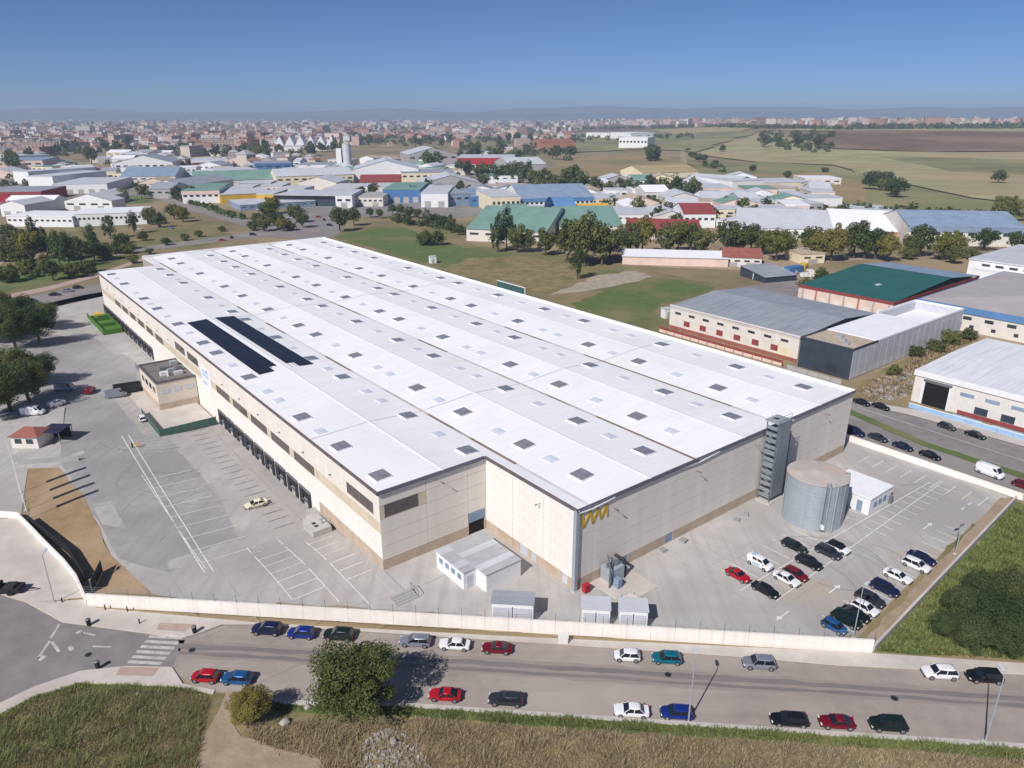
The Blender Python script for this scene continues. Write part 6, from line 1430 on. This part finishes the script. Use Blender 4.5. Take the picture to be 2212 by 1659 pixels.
tufts("dry_grass", "dry straw grass covering the verge below the road", [(520,1560),(700,1560),(903,1552),(1106,1568),(1659,1602),(2300,1650),(2300,1800),(700,1800)], 30000, .12,.36, LEAF["grass"], .035, 1, [PATH,[(770,1700),(785,1620),(830,1580),(880,1610),(900,1700)]])
tufts("dry_tussocks", "taller straw tussocks scattered over the near verge", [(520,1575),(903,1565),(1106,1580),(1659,1614),(2300,1660),(2300,1800),(600,1800)], 2600, .5,1.1, LEAF["grass"], .03, 11, [PATH])
tufts("olive_tussocks", "olive weed tussocks scattered over the lower left grass", [(-150,1650),(75,1530),(175,1500),(375,1505),(440,1520),(415,1700),(-150,1800)], 2400, .4,.9, LEAF["weed"], .035, 12, [PATH])
tufts("mixed_grass", "olive rough grass in the lower left corner", [(-150,1640),(75,1514),(175,1486),(375,1492),(450,1505),(420,1700),(-150,1800)], 26000, .12,.36, LEAF["mixg"], .035, 2, [PATH])
tufts("green_weeds", "strip of green weeds along the near kerb", [(560,1516),(613,1525),(903,1531),(1106,1546),(1659,1582),(2300,1626),(2300,1646),(1659,1598),(1106,1562),(903,1546),(613,1534)], 11000, .15,.45, LEAF["weed"], .05, 3)
tufts("green_weeds", "strip of green weeds along the lower left pavement", [(-150,1628),(75,1507),(175,1478),(375,1486),(460,1500),(375,1500),(175,1492),(75,1522),(-150,1650)], 4000, .15,.4, LEAF["weed"], .05, 4)
tufts("lot_weeds", "straw weeds on the lot between the anthracite block and the ribbed-roof unit", [(1855,845),(2070,720),(2115,728),(1972,800),(1965,850),(1880,866)], 5000, .3,.9, LEAF["grass"], .12, 15)
tufts("lot_grass", "rough green grass on the right lot", [(1890,1408),(2196,1090),(2330,1150),(2330,1455),(2212,1424),(1990,1412)], 16000, .2,.6, LEAF["weed"], .06, 5)
def rubble(label, poly, n, s0, s1, seed):
    r_ = random.Random(seed); q = MB(); RB = px(poly); c = 0
    while c < n:
        p = (r_.uniform(min(a[0] for a in RB), max(a[0] for a in RB)), r_.uniform(min(a[1] for a in RB), max(a[1] for a in RB)))
        if not inside(*p, RB): continue
        c += 1; s = r_.uniform(.02,s1)*r_.random()**1.6+s0; vv = []
        for i in range(8): vv.append((p[0]+(1 if i & 1 else -1)*s*r_.uniform(.5,1), p[1]+(1 if i & 2 else -1)*s*r_.uniform(.5,1), .0+(s*r_.uniform(.6,1.3) if i & 4 else -.03)))
        q.add(vv, [(4,5,7,6),(0,1,5,4),(1,3,7,5),(3,2,6,7),(2,0,4,6)])
    tag(q.obj("rubble", M["rock"]), label, "rubble", kind="stuff")
rubble("pale broken rubble dumped on the verge by the dirt path", [(740,1700),(770,1620),(800,1590),(835,1570),(880,1590),(920,1640),(950,1700)], 1300, .035, .2, 4)
rubble("pale rubble and litter on the weedy lot right of the anthracite block", [(1860,850),(1900,822),(1960,800),(1972,830),(1950,862),(1880,866)], 420, .1, .6, 6)
rubble("scattered stones along the near verge", [(600,1560),(1106,1580),(2212,1650),(2212,1700),(600,1690)], 260, .03, .14, 7)
for k, (x, y, s, lab) in enumerate([(616,1563,.55,"white boulder on the verge right of the yellowish shrub"),(664,1530,.4,"pale boulder below the big round tree"),(850,1606,.45,"white stone beside the rubble heap"),(300,1500,.3,"pale stone on the lower left grass")]):
    p = at(x,y); vv = []; r_ = random.Random(k)
    q = MB(); n = 9
    for j, (zz_, rr) in enumerate(((0,.9),(.45,1.0),(.85,.6))): vv += [(s*rr*r_.uniform(.8,1.15)*math.cos(6.283*i/n), s*rr*r_.uniform(.8,1.15)*math.sin(6.283*i/n), s*zz_*1.2) for i in range(n)]
    vv.append((0,0,s*1.15)); q.add(vv, [(j*n+i,j*n+(i+1) % n,(j+1)*n+(i+1) % n,(j+1)*n+i) for j in range(2) for i in range(n)]+[(2*n+i,2*n+(i+1) % n,3*n) for i in range(n)])
    tag(q.obj("boulder", M["rock"], None, (p[0],p[1],-.03)), lab, "boulder", "loose stones on the verge")
# ------------------------------------------------------------ haze
hz = MB(); hz.box(-9050,9050,-590,9290,-3.5,150)
hm = bpy.data.materials.new("haze"); hm.use_nodes = True; nt = hm.node_tree; nt.nodes.remove(nt.nodes["Principled BSDF"])
pv = nt.nodes.new("ShaderNodeVolumePrincipled"); pv.inputs["Color"].default_value = (.66,.80,1.0,1); pv.inputs["Density"].default_value = 1.5e-4; pv.inputs["Anisotropy"].default_value = 0.0
nt.links.new(pv.outputs[0], nt.nodes["Material Output"].inputs["Volume"])
tag(hz.obj("haze", hm), kind="stuff")
